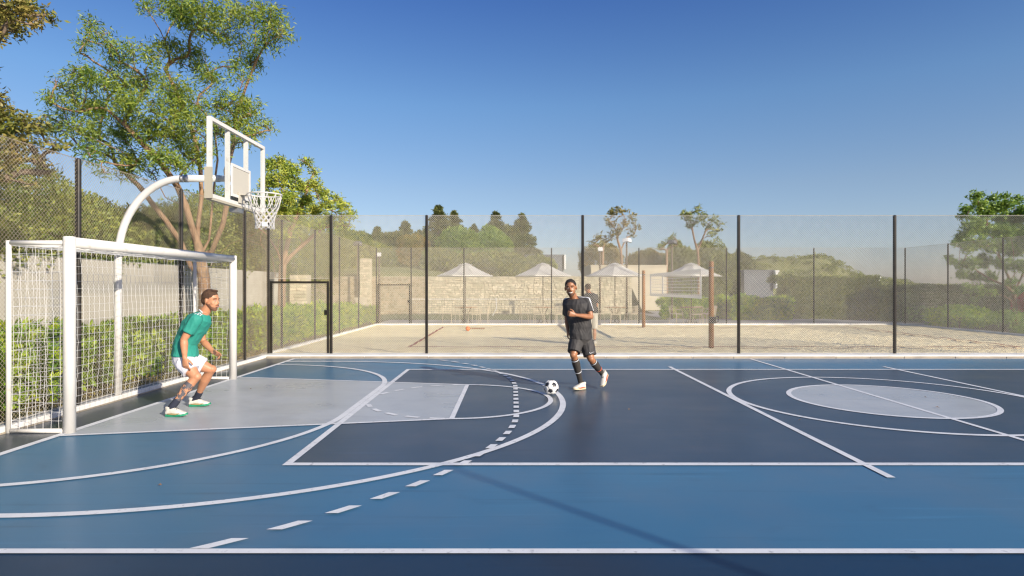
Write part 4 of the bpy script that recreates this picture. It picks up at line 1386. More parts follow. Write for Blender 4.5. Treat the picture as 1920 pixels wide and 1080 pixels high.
def rtree(label, px, ytop, wpx, Y, m, seed, ybot=480, n=9000, L=.26):
    s_ = Y/FPX; x = pxx(px, Y); zt = H+(540-ytop)*s_; zb = max(.6, H+(540-ybot)*s_)
    bush('round_tree', label, 'tree', (x, Y, (zt+zb)/2), (wpx*s_/2, wpx*s_/2, (zt-zb)/2), n, L, L*.45, m, seed=seed, lobes=6, zmin=.5)
rtree('bright yellow-green round tree between the dark conifers, left half', 862, 434, 74, 28*H, 'leaf_bright', 41, 500)
rtree('bright green round tree in front of the conifers, right half', 918, 430, 70, 28.5*H, 'leaf_bright', 42, 500)
rtree('olive tree behind the bank left of the tall fence post', 775, 446, 60, 29*H, 'leaf_rust', 43, 500)
rtree('dark green rounded tree between the two left conifers', 735, 438, 62, 31*H, 'leaf_dark', 61, 500)
rtree('dark green rounded tree just left of the tall fence post', 790, 436, 58, 31.5*H, 'leaf_dark', 62, 500)
rtree('dark green rounded tree left of the small pointed conifer', 672, 440, 64, 30.5*H, 'leaf_bank', 63, 500)
rtree('green rounded tree filling the gap before the last conifer', 955, 432, 50, 31*H, 'leaf_dark', 64, 500)
rtree('olive green tree above the far gate', 715, 462, 90, 29*H, 'leaf_olive', 44, 520)
rtree('olive green tree above the brown stone wall', 640, 452, 90, 26*H, 'leaf_olive', 45, 530)
rtree('olive bush above the stone wall behind the first parasol', 830, 474, 90, 26*H, 'leaf_olive', 46, 520, 8000)
rtree('olive bush above the stone wall between the first two parasols', 930, 476, 110, 26*H, 'leaf_olive', 47, 520, 8000)
rtree('greenish bush above the stone wall behind the second parasol', 1010, 484, 60, 26.5*H, 'leaf_olive', 48, 520, 6000)
rtree('feathery bush right of the white end pillar', 1125, 458, 75, 36*H, 'leaf_rust', 49, 520, 5000)
rtree('feathery olive bush behind the beige pavilion', 1215, 470, 70, 36*H, 'leaf_rust', 50, 520, 5000)
rtree('dense olive tree behind the fourth parasol', 1275, 462, 60, 34*H, 'leaf_olive', 51, 560, 7000)
rtree('broad olive tree right behind the fourth parasol', 1335, 458, 80, 34*H, 'leaf_olive', 52, 560, 8000)
rtree('dark tree left of the grey wall', 1388, 480, 50, 34*H, 'leaf_dark', 53, 560, 6000)
for (nm_, px, yt, hw, seed, cl) in (
    ('slender open crowned tree above the third parasol', 1166, 392, 32, 1, [(1150,400,9),(1166,396,8),(1185,408,8),(1148,420,10),(1170,418,9),(1192,425,7),(1160,436,9),(1182,440,7),(1146,440,5),(1140,412,5)]),
    ('taller open crowned tree above the fourth parasol', 1310, 386, 40, 2, [(1308,392,8),(1290,405,11),(1318,408,9),(1338,412,8),(1346,430,7),(1300,420,9),(1325,425,8),(1282,402,6),(1335,440,7),(1290,425,5),(1350,418,4)]),
    ('small wispy tree left of the tallest floodlight', 1130, 440, 24, 3, [(1122,446,8),(1136,452,8),(1112,456,7),(1146,446,5)]),
    ('small wispy tree with flat top between the lamp poles', 1250, 446, 30, 4, [(1258,452,9),(1244,460,6),(1268,458,6),(1262,443,3),(1236,466,5)])):
    Yq = 31*H
    base = wp(px, 560, Yq).xy.to_3d()
    tpq = [[(px, 500, 0), (px-2, 470, 0)], [2, (px-8, 450, 0), (px-12, 430, 0)], [2, (px+6, 450, .2), (px+14, 432, .2)]] if yt < 420 else [[(px, 500, 0), (px, 470, 0)]]
    clump_tree('open_tree', nm_, 'tree', base, Yq, tpq, cl, .11, 'bark_warm', 'leaf_rust' if seed in (1, 3) else 'leaf_olive', L=.32, W=.12, k=7, per=26, twn=3, droop=.2, up=.4, dz=.7, tip=.018, jit=.12, group='open crowned trees beyond the parasols')

# clipped hedges and shrubs on the right
def hedge_box(label, x0, x1, y0, y1, z1, m, n, L=.2, rag=.08, name='clipped_hedge'):
    t = thing(name, label, 'hedge', ((x0+x1)/2, y0, 0))
    A = rng.random((n, 3)); f = rng.random(n)
    X = x0+(x1-x0)*A[:, 0]; Y = y0+(y1-y0)*A[:, 1]; Z = z1*A[:, 2]
    Y = np.where(f < .6, y0 + (rng.random(n)**2)*.25, Y)
    Z = np.where(f >= .6, z1 - (rng.random(n)**2)*.2, Z)
    nz = np.array([noise.noise(Vector((a*1.3, b_*1.3, c*1.3))) for a, b_, c in zip(X, Y, Z)])
    Y = Y - nz*rag*1.5; Z = Z + nz*rag*2*(Z/z1)
    P = np.stack([X, Y, Z], 1)
    D = rng.normal(size=(n, 3)); D[:, 1] -= .5; D[:, 2] += .4
    Ls = L*rng.uniform(.6, 1.3, n)
    v = leaf_verts(P, D, Ls, Ls*.45) - V3(t.location)
    o = obj('foliage', fast_mesh('foliage', v, 4, M[m]), t); o.location = (0, 0, 0); stuff(o)
    b = MB()
    x = x0+.3
    while x < x1:
        b.tube([(x, (y0+y1)/2, 0), (x+.05, (y0+y1)/2, z1*.8)], [.03, .015], 5); x += 1.1
    stuff(b.build('stem', M['bark_grey'], t))
    return t
hedge_box('long clipped hedge under the wooded hill, right of the grey wall', pxx(1458, 19.5*H), pxx(1648, 19.5*H), 19.5*H, 20.3*H, 1.31*H, 'leaf_olive', 22000, .17, .07)
hedge_box('lower clipped hedge filling the gap before the right corner of the sand court', pxx(1650, 18.8*H), 12.2*H, 18.8*H, 19.4*H, 1.0*H, 'leaf_olive', 9000, .17, .07)
hedge_box('dark tall hedge beyond the right side of the sand court', 11.9*H, 12.6*H+7*H, 18.4*H, 19.0*H, 1.02*H, 'leaf_shade', 26000, .16, .08)
hedge_box('low bright shrub row along the pavement right of the volleyball posts', pxx(1372, 18.7*H), pxx(1485, 18.7*H), 18.7*H, 18.7*H+1.4, .60*H, 'leaf_hedge', 9000, .2, .22, 'shrub_row')
hedge_box('low shrub row behind the volleyball net', pxx(1240, 19.6*H), pxx(1372, 19.6*H), 19.6*H, 19.6*H+1.2, .64*H, 'leaf_hedge', 8000, .2, .2, 'shrub_row')
hedge_box('low dark green ground shrubs beyond the right sand fence', 10.95*H, 18*H, 13.0*H, 17.0*H, .30*H, 'leaf_right', 30000, .13, .25, 'shrub_row')
bush('small_bush', 'light green rounded bush at the corner post of the sand court on the right', 'bush', (11.6*H, 15.6*H, .25*H), (.8*H, .6*H, .28*H), 3500, .14, .06, 'leaf_hedge', seed=71, zmin=.02)
bush('flowering_shrub', 'red flowering shrub at the right edge of the picture', 'shrub', (pxx(1925, 15*H), 15*H, .62*H), (.22*H, .3*H, .36*H), 2600, .10, .06, 'petal_red', seed=72, zmin=.02)

# wooded hill
hv = np.array([v for v in HILLV if v[2] > 1.0])
idx = rng.integers(0, len(hv), 1500)
C = hv[idx] + rng.normal(size=(1500, 3))*np.array([2.2, 1.6, .2])
A = []
for c in C:
    r_ = float(rng.uniform(.5, 1.15))
    d = nrm(rng.normal(size=(26, 3)))*r_; d[:, 2] = np.abs(d[:, 2])*.9
    A.append(leaf_verts(d + c, d + rng.normal(size=(26, 3))*.6, .7*rng.uniform(.6, 1.2, 26), .4))
o = obj('far_wood', fast_mesh('far_wood', np.concatenate(A), 4, M['leaf_olive'])); stuff(o); tag(o, 'hazy green trees covering the distant hill on the right', 'wood')
# ---------------------------------------------------------------- people
mat('skin_tan', (0.50, 0.24, 0.13), 0.5, col2=(0.44, 0.20, 0.105), nscale=9, sub=.12, bump=.1, bscale=60)
mat('skin_brown', (0.36, 0.165, 0.082), 0.42, col2=(0.30, 0.130, 0.064), nscale=9, sub=.08, bump=.1, bscale=60)
mat('tattoo_skin', (0.50, 0.24, 0.13), 0.5, col2=(0.085, 0.08, 0.09), nscale=20, ndetail=3, lo=.44, hi=.50, bump=.1, bscale=60)
mat('hair_brown', (0.055, 0.026, 0.014), 0.8, col2=(0.09, 0.045, 0.022), nscale=40, bump=1, bscale=120, bdist=.01)
mat('hair_black', (0.018, 0.013, 0.012), 0.85, bump=1, bscale=160, bdist=.008)
mat('beard_brown', (0.19, 0.085, 0.05), 0.8, col2=(0.14, 0.065, 0.038), nscale=60, bump=.6, bscale=140, bdist=.005)
mat('beard_black', (0.075, 0.036, 0.022), 0.8, col2=(0.11, 0.05, 0.03), nscale=60, bump=.6, bscale=140, bdist=.005)
mat('shirt_green', (0.022, 0.265, 0.205), 0.75, col2=(0.018, 0.235, 0.180), nscale=5, bump=.5, bscale=9, bdist=.02)
mat('shorts_white', (0.66, 0.66, 0.72), 0.8, bump=.5, bscale=9, bdist=.02)
mat('shirt_black', (0.038, 0.035, 0.035), 0.72, col2=(0.028, 0.027, 0.028), nscale=5, bump=.3, bscale=7, bdist=.025)
mat('shorts_black', (0.040, 0.037, 0.036), 0.7, bump=.3, bscale=9, bdist=.025)
mat('trim_white', (0.60, 0.61, 0.64), 0.7)
mat('sock_navy', (0.018, 0.022, 0.040), 0.9)
mat('sock_black', (0.035, 0.030, 0.026), 0.9, bump=.4, bscale=80)
mat('shoe_white', (0.68, 0.65, 0.58), 0.5, col2=(0.56, 0.53, 0.46), nscale=20)
mat('sole_green', (0.015, 0.25, 0.13), 0.6)
mat('sole_cream', (0.55, 0.46, 0.30), 0.6)
mat('trim_red', (0.65, 0.09, 0.04), 0.6)
mat('trim_gold', (0.35, 0.27, 0.12), 0.6)
mat('eye_dark', (0.015, 0.010, 0.008), 0.25)
mat('eye_white', (0.65, 0.62, 0.58), 0.3)
mat('lip', (0.36, 0.13, 0.09), 0.5)
mat('lip_brown', (0.16, 0.055, 0.04), 0.5)
mat('teeth', (0.80, 0.78, 0.72), 0.3)
mat('shorts_cream', (0.58, 0.54, 0.44), 0.85, bump=.4, bscale=9, bdist=.02)

def loft(b, secs, n=20, dome0=.6, dome1=.6):
    """secs: (centre, half-axis u, half-axis v); closed at both ends"""
    secs = [(Vector(c), Vector(u), Vector(v)) for c, u, v in secs]
    out = []
    def domed(sec, nxt, k, rev):
        c, u, v = sec
        d = (c - nxt[0]).normalized() * min(u.length, v.length) * k
        rr = [(c + d*math.sin(a), u*math.cos(a), v*math.cos(a)) for a in (.45, .9, 1.3)]
        return rr[::-1] if rev else rr
    L = []
    if dome0: L += domed(secs[0], secs[1], dome0, True)
    L += secs
    if dome1: L += domed(secs[-1], secs[-2], dome1, False)
    base = len(b.v)
    for c, u, v in L:
        for j in range(n):
            a = 2*PI*j/n
            b.v.append(tuple(c + u*math.cos(a) + v*math.sin(a)))
    for k in range(len(L)-1):
        for j in range(n):
            p = base+k*n+j; q = base+k*n+(j+1) % n
            b.f.append((p, q, q+n, p+n))
    b.f.append(tuple(base+j for j in range(n-1, -1, -1)))
    b.f.append(tuple(base+(len(L)-1)*n+j for j in range(n)))
def limb(b, A, B, prof, flat=None, dome0=.8, dome1=.8, n=16, off=None, squash=1.0):
    """prof: (t, radius[, offset along off])"""
    A, B = Vector(A), Vector(B); d = (B-A).normalized()
    u = (flat if flat is not None else d.orthogonal()); u = Vector(u); u = (u - d*u.dot(d)).normalized(); v = d.cross(u)
    secs = []
    for it in prof:
        t, r = it[0], it[1]
        c = A.lerp(B, t)
        if len(it) > 2 and off is not None: c = c + Vector(off)*it[2]
        secs.append((c, u*r, v*r*squash))
    loft(b, secs, n, dome0, dome1)
def remesh(b, name, m, parent, vox=.008, smooth=3, wr=0.0, wsc=9, seed=0, sf=.5):
    me = bpy.data.meshes.new(name + '_src'); me.from_pydata(b.v, [], b.f)
    o = bpy.data.objects.new(name + '_src', me); COL.objects.link(o)
    md = o.modifiers.new('r', 'REMESH'); md.mode = 'VOXEL'; md.voxel_size = vox; md.use_smooth_shade = True
    ms = o.modifiers.new('s', 'SMOOTH'); ms.factor = sf; ms.iterations = smooth
    dg = bpy.context.evaluated_depsgraph_get()
    dg.update()
    nm_ = bpy.data.meshes.new_from_object(o.evaluated_get(dg))
    nm_.name = name
    bpy.data.objects.remove(o); bpy.data.meshes.remove(me)
    nm_.materials.clear(); nm_.materials.append(m)
    if wr:
        nm_.update()
        co = [v.co.copy() for v in nm_.vertices]; no = [v.normal.copy() for v in nm_.vertices]
        sd = Vector((seed, seed*2.1, 0))
        for v, c, n_ in zip(nm_.vertices, co, no):
            q = Vector((c.x*wsc, c.y*wsc, c.z*wsc*.55)) + sd
            w = 1 - abs(noise.noise(q))*2.6
            w2 = noise.noise(q*2.3)
            v.co = c + n_*(w*wr*.7 + w2*wr*.5)
    nm_.polygons.foreach_set('use_smooth', [True]*len(nm_.polygons))
    nm_.update()
    return obj(name, nm_, parent)
def hand(b, W, D, N, S, curl=(.5, .5, .5, .5), sc=1.0, thumb=.6):
    """W wrist, D direction of fingers, N back-of-hand normal, S thumb side"""
    D = D.normalized(); S = (S - D*S.dot(D)).normalized(); N = (N - D*N.dot(D) - S*N.dot(S)).normalized()
    s = sc
    P = lambda x, y, z: W + D*(x*s) + S*(y*s) + N*(z*s)
    loft(b, [(P(-.01, 0, 0), S*.027*s, N*.019*s), (P(.03, 0, 0), S*.036*s, N*.017*s), (P(.065, 0, 0), S*.041*s, N*.015*s), (P(.088, -.001, 0), S*.041*s, N*.012*s)], 14, .5, .5)
    ys = (.031, .0105, -.0105, -.030); ls = (.070, .078, .073, .056)
    for y, l, cu, k in zip(ys, ls, curl, range(4)):
        p = P(.080, y, 0); a = 0; pts = [P(.06, y*.9, 0), p]
        for seg, fr in enumerate((.45, .32, .23)):
            a += cu*(.8, 1.0, .7)[seg]
            dd = D*math.cos(a) - N*math.sin(a) + S*(y*1.2)
            p = p + dd.normalized()*l*fr*s
            pts.append(p)
        b.tube(pts, [.0088*s, .0092*s, .0085*s, .0080*s, .0066*s], 10)
    p = P(.018, .026, -.004); pts = [P(.008, .012, 0), p]
    for dx, dy, dz, l in ((.62, .70, -.25, .034), (.85, .38, -.35*thumb*2, .030), (.95, .1, -.4*thumb*2, .024)):
        p = p + (D*dx + S*dy + N*dz).normalized()*l*s; pts.append(p)
    b.tube(pts, [.013*s, .0125*s, .0115*s, .0105*s, .008*s], 10)
def frame(fwd, up):
    f = Vector(fwd).normalized(); u = Vector(up); u = (u - f*u.dot(f)).normalized(); l = u.cross(f)
    return Matrix((f, l, u)).transposed()        # columns: forward, left, up
def head_solid(b, c, Rm, s):
    T = lambda x, y, z: Vector(c) + Rm @ (Vector((x, y, z))*s)
    A = lambda x, y, z: Rm @ (Vector((x, y, z))*s)
    b.sphere(T(-.012, 0, .035), 1, 24, 16, (.098*s, .076*s, .092*s), Rm)
    b.sphere(T(.030, 0, -.030), 1, 20, 14, (.062*s, .060*s, .080*s), Rm)
    loft(b, [(T(.005, 0, -.01), A(.055, 0, 0), A(0, .066, 0)), (T(.018, 0, -.055), A(.058, 0, 0), A(0, .058, 0)), (T(.038, 0, -.088), A(.042, 0, 0), A(0, .038, 0)), (T(.052, 0, -.105), A(.024, 0, 0), A(0, .024, 0))], 18, .4, .5)
    b.tube([T(.083, 0, .018), T(.094, 0, -.002), T(.106, 0, -.022)], [.0075*s, .0095*s, .0135*s], 10)      # nose
    for sy in (-1, 1):
        b.sphere(T(.093, sy*.011, -.027), .0095*s, 10, 8)
        b.tube([T(.078, sy*.012, .030), T(.080, sy*.030, .034), T(.068, sy*.050, .030)], .009*s, 8)      # brow ridge
        b.sphere(T(.054, sy*.036, -.022), 1, 12, 8, (.026*s, .024*s, .026*s), Rm)                        # cheek
        Re = Rm @ Matrix.Rotation(sy*.35, 3, 'Z')
        b.sphere(T(-.008, sy*.079, -.002), 1, 14, 10, (.019*s, .0085*s, .031*s), Re)                     # ear
    b.tube([T(.083, -.020, -.058), T(.093, 0, -.057), T(.083, .020, -.058)], .0085*s, 8)
def face_parts(root, c, Rm, s, hair, beard, skin, lip, smile=False, backview=False, hairlift=0.0):
    T = lambda x, y, z: Vector(c) + Rm @ (Vector((x, y, z))*s)
    b = MB(); b.sphere(T(-.018, 0, .047+hairlift*.3), 1, 24, 16, (.0965*s, .0795*s, (.087+hairlift)*s), Rm)
    b.sphere(T(-.052, 0, .005), 1, 18, 12, (.062*s, .070*s, .062*s), Rm)
    if hairlift:
        b.sphere(T(.040, 0, .122), 1, 14, 10, (.034*s, .046*s, .016*s), Rm)
    remesh(b, 'hair', M[hair], root, .006, 3, .0025, 90)
    if backview: return
    b = MB()
    loft(b, [(T(.010, 0, -.035), Rm @ Vector((.060*s, 0, 0)), Rm @ Vector((0, .0675*s, 0))), (T(.020, 0, -.058), Rm @ Vector((.061*s, 0, 0)), Rm @ Vector((0, .0605*s, 0))), (T(.040, 0, -.092), Rm @ Vector((.045*s, 0, 0)), Rm @ Vector((0, .041*s, 0))), (T(.053, 0, -.108), Rm @ Vector((.026*s, 0, 0)), Rm @ Vector((0, .027*s, 0)))], 20, .1, .4)
    b.tube([T(.083, -.026, -.050), T(.097, -.012, -.041), T(.099, 0, -.040), T(.097, .012, -.041), T(.083, .026, -.050)], .0055*s, 8)
    remesh(b, 'beard', M[beard], root, .005, 2)
    for sy in (-1, 1):
        b = MB(); b.sphere(T(.0795, sy*.030, .008), 1, 14, 10, (.0085*s, .0115*s, .0052*s), Rm); e = b.build('eye', M['eye_white'], root, True)
        b = MB(); b.sphere(T(.0853, sy*.029, .008), 1, 10, 8, (.0040*s, .0058*s, .0050*s), Rm); b.build('iris', M['eye_dark'], root, True)
        b = MB(); b.tube([T(.087, sy*.014, .031), T(.089, sy*.030, .036), T(.074, sy*.052, .031)], .0042*s, 8); b.build('eyebrow', M[hair], root, True)
        b = MB(); b.tube([T(.086, sy*.018, .0135), T(.089, sy*.030, .0175), T(.078, sy*.044, .0125)], .0030*s, 6); b.build('eyelid', M[skin], root, True)
    b = MB()
    if smile:
        b.tube([T(.084, -.030, -.050), T(.100, -.014, -.063), T(.103, 0, -.066), T(.100, .014, -.063), T(.084, .030, -.050)], [.003*s, .0052*s, .0058*s, .0052*s, .003*s], 8)
        b.build('lips', M[lip], root, True)
        b = MB(); b.tube([T(.086, -.028, -.048), T(.104, -.013, -.058), T(.107, 0, -.060), T(.104, .013, -.058), T(.086, .028, -.048)], [.003*s, .0052*s, .0058*s, .0052*s, .003*s], 8)
        b.build('teeth', M['teeth'], root, True)
    else:
        b.tube([T(.090, -.022, -.060), T(.100, -.008, -.057), T(.101, 0, -.058), T(.100, .008, -.057), T(.090, .022, -.060)], [.003*s, .006*s, .0062*s, .006*s, .003*s], 8)
        b.build('lips', M[lip], root, True)
def shoe(root, heel, toe, up, s=1.0, sole='sole_green', accent=None, ankle=None, cleat=False):
    """heel and toe points on the sole"""
    heel, toe, up = Vector(heel), Vector(toe), Vector(up)
    f = (toe-heel).normalized(); u = (up - f*up.dot(f)).normalized(); l = u.cross(f); L = (toe-heel).length
    P = lambda x, z: heel + f*(x*L) + u*z*s
    b = MB()
    secs = [(.0, .040, .030, .028), (.10, .055, .037, .045), (.25, .060, .038, .050), (.42, .053, .040, .045), (.60, .041, .045, .034), (.78, .033, .046, .026), (.92, .027, .036, .020), (.99, .022, .020, .013)]
    loft(b, [(P(x, zc), l*w*s, u*h*s) for x, zc, w, h in secs], 18, .2, .4)
    loft(b, [(P(.16, .06), l*.036*s, f*.045*s), (P(.15, .085), l*.040*s, f*.050*s), (P(.14, .105), l*.040*s, f*.048*s)], 16, 0, .1)
    sh = remesh(b, 'shoe', M['shoe_white'], root, .006, 2)
    b = MB()
    pr = [(-.02, .020), (.02, .034), (.2, .038), (.4, .037), (.6, .044), (.78, .047), (.93, .037), (1.01, .018)]
    ring0 = [P(x, .0) + l*w*s for x, w in pr] + [P(x, 0) - l*w*s for x, w in pr[::-1]]
    n = len(ring0); sp_ = [0, 0, 0, 0, .002, .006, .012, .018]
    lift = sp_ + sp_[::-1]
    for dz in (0.0, .022):
        b.v += [tuple(p + u*(dz+li)*s) for p, li in zip(ring0, lift)]
    for k in range(n): b.f.append((k, (k+1) % n, n+(k+1) % n, n+k))
    b.f.append(tuple(range(n-1, -1, -1))); b.f.append(tuple(range(n, 2*n)))
    b.build('sole', M[sole], root)
    # laces and side flash
    b = MB()
    for x in (.30, .38, .46, .54):
        zc = .055 + .050*(1-(x-.25)*1.35)
        b.tube([P(x, zc-.004) - l*.024*s, P(x-.02, zc+.006), P(x, zc-.004) + l*.024*s], .0032*s, 5)
    b.build('laces', M['eye_dark'], root)
    if accent:
        for sd in (-1, 1):
            b = MB()
            b.tube([P(.12, .030)+l*sd*.038*s, P(.35, .030)+l*sd*.042*s, P(.55, .028)+l*sd*.047*s, P(.75, .040)+l*sd*.043*s], [.004*s, .010*s, .008*s, .003*s], 6)
            b.build('side_stripe', M[accent], root)
    return sh

def make_person(label, J, st):
    s = st.get('scale', 1.0)
    root = thing('person', label, 'person', (J['pelvis'].x, J['pelvis'].y, 0.0))
    up = Vector((0, 0, 1))
    sh_side = (J['shL']-J['shR']).normalized(); hp_side = (J['hipL']-J['hipR']).normalized()
    spine = (J['neck']-J['pelvis']).normalized()
    fw = sh_side.cross(spine) * -1
    fw = (spine.cross(sh_side))*-1
    # forward of the torso: left x up = forward when left = sh_side
    ft = sh_side.cross(spine).normalized()
    fp = hp_side.cross((J['waist']-J['pelvis']).normalized()).normalized()
    Hd = frame(J['face'], J['headup'])
    def torso(b, g=0.0, lo=None, dome=True, long=0.0):
        sd = lambda t: hp_side.lerp(sh_side, t).normalized(); fd = lambda t: fp.lerp(ft, t).normalized()
        secs = [(J['pelvis'] - (J['waist']-J['pelvis']).normalized()*.04*s, hp_side*(.150+g)*s, fp*(.105+g)*s),
                (J['pelvis'] + (J['waist']-J['pelvis'])*.35, hp_side*(.160+g)*s, fp*(.108+g)*s),
                (J['waist'], sd(.4)*(.143+g)*s, fd(.4)*(.098+g)*s),
                (J['waist'].lerp(J['chest'], .55), sd(.7)*(.160+g)*s, fd(.7)*(.108+g)*s),
                (J['chest'], sh_side*(.178+g)*s, ft*(.120+g)*s),
                (J['chest'].lerp(J['neck'], .50), sh_side*(.172+g*.8)*s, ft*(.108+g*.7)*s),
                (J['chest'].lerp(J['neck'], .86), sh_side*(.118+g*.6)*s, ft*(.075+g*.4)*s)]
        return secs
    # ---- body, one continuous surface
    b = MB()
    loft(b, torso(b), 24, .5, .5)
    nk0 = J['chest'].lerp(J['neck'], .8); hb = J['head'] + Hd @ (Vector((-.02, 0, -.055))*s)
    limb(b, nk0, hb, [(0, .068*s), (.4, .058*s), (1, .056*s)])
    head_solid(b, J['head'], Hd, s*st.get('hs', 1))
    for sd_ in 'LR':
        sh, el, wr = J['sh'+sd_], J['el'+sd_], J['wr'+sd_]
        b.sphere(sh, .060*s, 14, 10)
        limb(b, nk0, sh, [(0, .055*s), (.5, .056*s), (1, .050*s)])
        limb(b, sh, el, [(0, .056*s), (.35, .050*s), (.6, .047*s), (1, .037*s)])
        bk = J.get('elback'+sd_, Vector((0, 0, 0)))
        limb(b, el, wr, [(0, .038*s), (.25, .043*s), (.55, .036*s), (.85, .027*s), (1, .026*s)], squash=.9)
        h = J['hand'+sd_]
        hand(b, wr, h['d'], h['n'], h['s'], h['curl'], s*1.02, h.get('thumb', .6))
        hp, kn, an = J['hip'+sd_], J['kn'+sd_], J['an'+sd_]
        kf = J['kf'+sd_].normalized()
        limb(b, hp, kn, [(-.02, .092*s), (.15, .094*s), (.45, .080*s), (.75, .064*s), (1, .054*s)], off=kf, squash=1.0)
        b.sphere(kn + kf*.012*s, .051*s, 14, 10)
        limb(b, kn, an, [(0, .050*s, 0), (.12, .050*s, -.010*s), (.32, .058*s, -.020*s), (.55, .047*s, -.014*s), (.8, .034*s, -.003*s), (1, .034*s, 0)], off=kf)
        he, to = J['heel'+sd_], J['toe'+sd_]
        limb(b, he.lerp(to, .1) + J['fup'+sd_]*.04*s, he.lerp(to, .8) + J['fup'+sd_]*.03*s, [(0, .03*s), (1, .026*s)])
        limb(b, an, he.lerp(to, .18) + J['fup'+sd_]*.045*s, [(0, .034*s), (1, .034*s)])
    body = remesh(b, 'body', M[st['skin']], root, .0062, 3)
    if st.get('tattoo'):
        sd_ = st['tattoo']; kn, an = J['kn'+sd_], J['an'+sd_]
        body.data.materials.append(M['tattoo_skin'])
        off = Vector(root.location)
        ax = (an-kn); L = ax.length; ax.normalize()
        for p in body.data.polygons:
            c = Vector(p.center) + off if False else Vector(p.center)
            t = (c-kn).dot(ax)/L
            if .22 < t < .92 and ((c-kn)-ax*(c-kn).dot(ax)).length < .085*s: p.material_index = 1
    body['label'] = st.get('body_label', 'body')
    if not st.get('body_label'): del body['label']
    # ---- shirt
    b = MB(); g = .016
    T_ = torso(b)
    secs = []
    hem = J['pelvis'].lerp(J['waist'], st.get('hem', -.1))
    secs.append((hem, hp_side*(.172+g)*s, fp*(.122+g)*s))
    secs.append((J['pelvis'].lerp(J['waist'], .45), hp_side*(.164+g)*s, fp*(.116+g)*s))
    for k, (c, u, v) in enumerate(T_[2:]):
        gg = g*(1.0 if k < 4 else .35)
        secs.append((c, u.normalized()*(u.length+(.014+gg)*s), v.normalized()*(v.length+(.010+gg)*s)))
    secs.append((J['chest'].lerp(J['neck'], .97) - ft*.004*s, sh_side*.080*s, ft*.068*s))
    loft(b, secs, 26, 0, .15)
    for sd_ in 'LR':
        sh, el = J['sh'+sd_], J['el'+sd_]
        limb(b, nk0, sh, [(.25, .064*s), (.6, .064*s), (1, .062*s)])
        b.sphere(sh, .070*s, 14, 10)
        e = sh.lerp(el, st.get('sleeve', .62))
        limb(b, sh, e, [(0, .069*s), (.5, .066*s), (1, .068*s)], dome1=0)
    shirt = remesh(b, 'shirt', M[st['shirt']], root, .006, 2, .0075, 12, st.get('seed', 1))
    # collar
    b = MB(); cc = J['chest'].lerp(J['neck'], .93); ring = []
    for k in range(25):
        a = 2*PI*k/24
        ring.append(cc + sh_side*.072*s*math.cos(a) + ft*(.066*s*math.sin(a)) + spine*(-.030*s*math.sin(a)+.005*s))
    b.tube(ring, .0075*s, 6, cap=False); b.build('collar', M[st['collar']], root, True)
    # ---- shorts
    b = MB()
    wv = (J['waist']-J['pelvis'])
    loft(b, [(J['pelvis'] - wv.normalized()*.075*s, hp_side*.150*s, fp*.115*s), (J['pelvis'], hp_side*.178*s, fp*.128*s), (J['pelvis']+wv*.45, hp_side*.166*s, fp*.118*s)], 24, .2, 0)
    for sd_ in 'LR':
        hp, kn = J['hip'+sd_], J['kn'+sd_]
        q = st.get('shortlen', .72)
        e = hp.lerp(kn, q)
        limb(b, hp, e, [(-.05, .106*s), (.3, .108*s), (.7, .102*s), (1, .100*s)], dome1=0, dome0=.3)
    shorts = remesh(b, 'shorts', M[st['shorts']], root, .006, 2, .007, 11, st.get('seed', 1)+4)
    # ---- socks and shoes
    for sd_ in 'LR':
        kn, an = J['kn'+sd_], J['an'+sd_]; kf = J['kf'+sd_].normalized(); he, to = J['heel'+sd_], J['toe'+sd_]
        b = MB(); g2 = .006
        if st['sock'] == 'high':
            limb(b, kn, an, [(.14, .054*s, -.008*s), (.32, .0625*s, -.020*s), (.55, .052*s, -.014*s), (.8, .039*s, -.003*s), (1, .040*s, 0)], off=kf, dome0=0)
        else:
            limb(b, kn, an, [(.78, .041*s, -.003*s), (.9, .041*s, 0), (1, .041*s, 0)], off=kf, dome0=0)
        limb(b, an, he.lerp(to, .16) + J['fup'+sd_]*.075*s, [(0, .040*s), (1, .038*s)])
        so = remesh(b, 'sock', M[st['sockmat']], root, .0065, 2)
        if st['sock'] == 'high':
            for tt, rr, mm in st['bands'][sd_]:
                b = MB()
                A_ = kn.lerp(an, tt); off_ = kf*(-.014*s if tt > .4 else -.010*s)
                limb(b, A_+off_, A_+off_+(an-kn).normalized()*.012, [(0, rr*s), (1, rr*s)], dome0=0, dome1=0, n=20)
                b.build('sock_band', M[mm], root, True)
        shoe(root, he, to, J['fup'+sd_], s, st['sole'], st.get('accent'))
    face_parts(root, J['head'], Hd, s*st.get('hs', 1), st['hair'], st.get('beard', 'beard_brown'), st['skin'], st.get('lip', 'lip'), st.get('smile', False), st.get('back', False), st.get('hairlift', 0))
    return root, dict(ft=ft, fp=fp, sh=sh_side, hp=hp_side, spine=spine, shirt=shirt, shorts=shorts)
def paint(o, m, pts, hw, reach=.07):
    """print a band of another cloth colour along a line on the garment"""
    o.data.materials.append(m); idx = len(o.data.materials)-1
    pts = [Vector(p) for p in pts]
    for p in o.data.polygons:
        c = p.center; n = p.normal; best = 9
        for a, d in zip(pts, pts[1:]):
            ab = d-a; t = max(0, min(1, (c-a).dot(ab)/ab.length_squared)); v = c-(a+ab*t)
            if v.length < reach:
                if t in (0, 1) and abs(v.dot(ab.normalized())) > hw: continue
                best = min(best, (v - n*v.dot(n)).length)
        if best < hw: p.material_index = idx
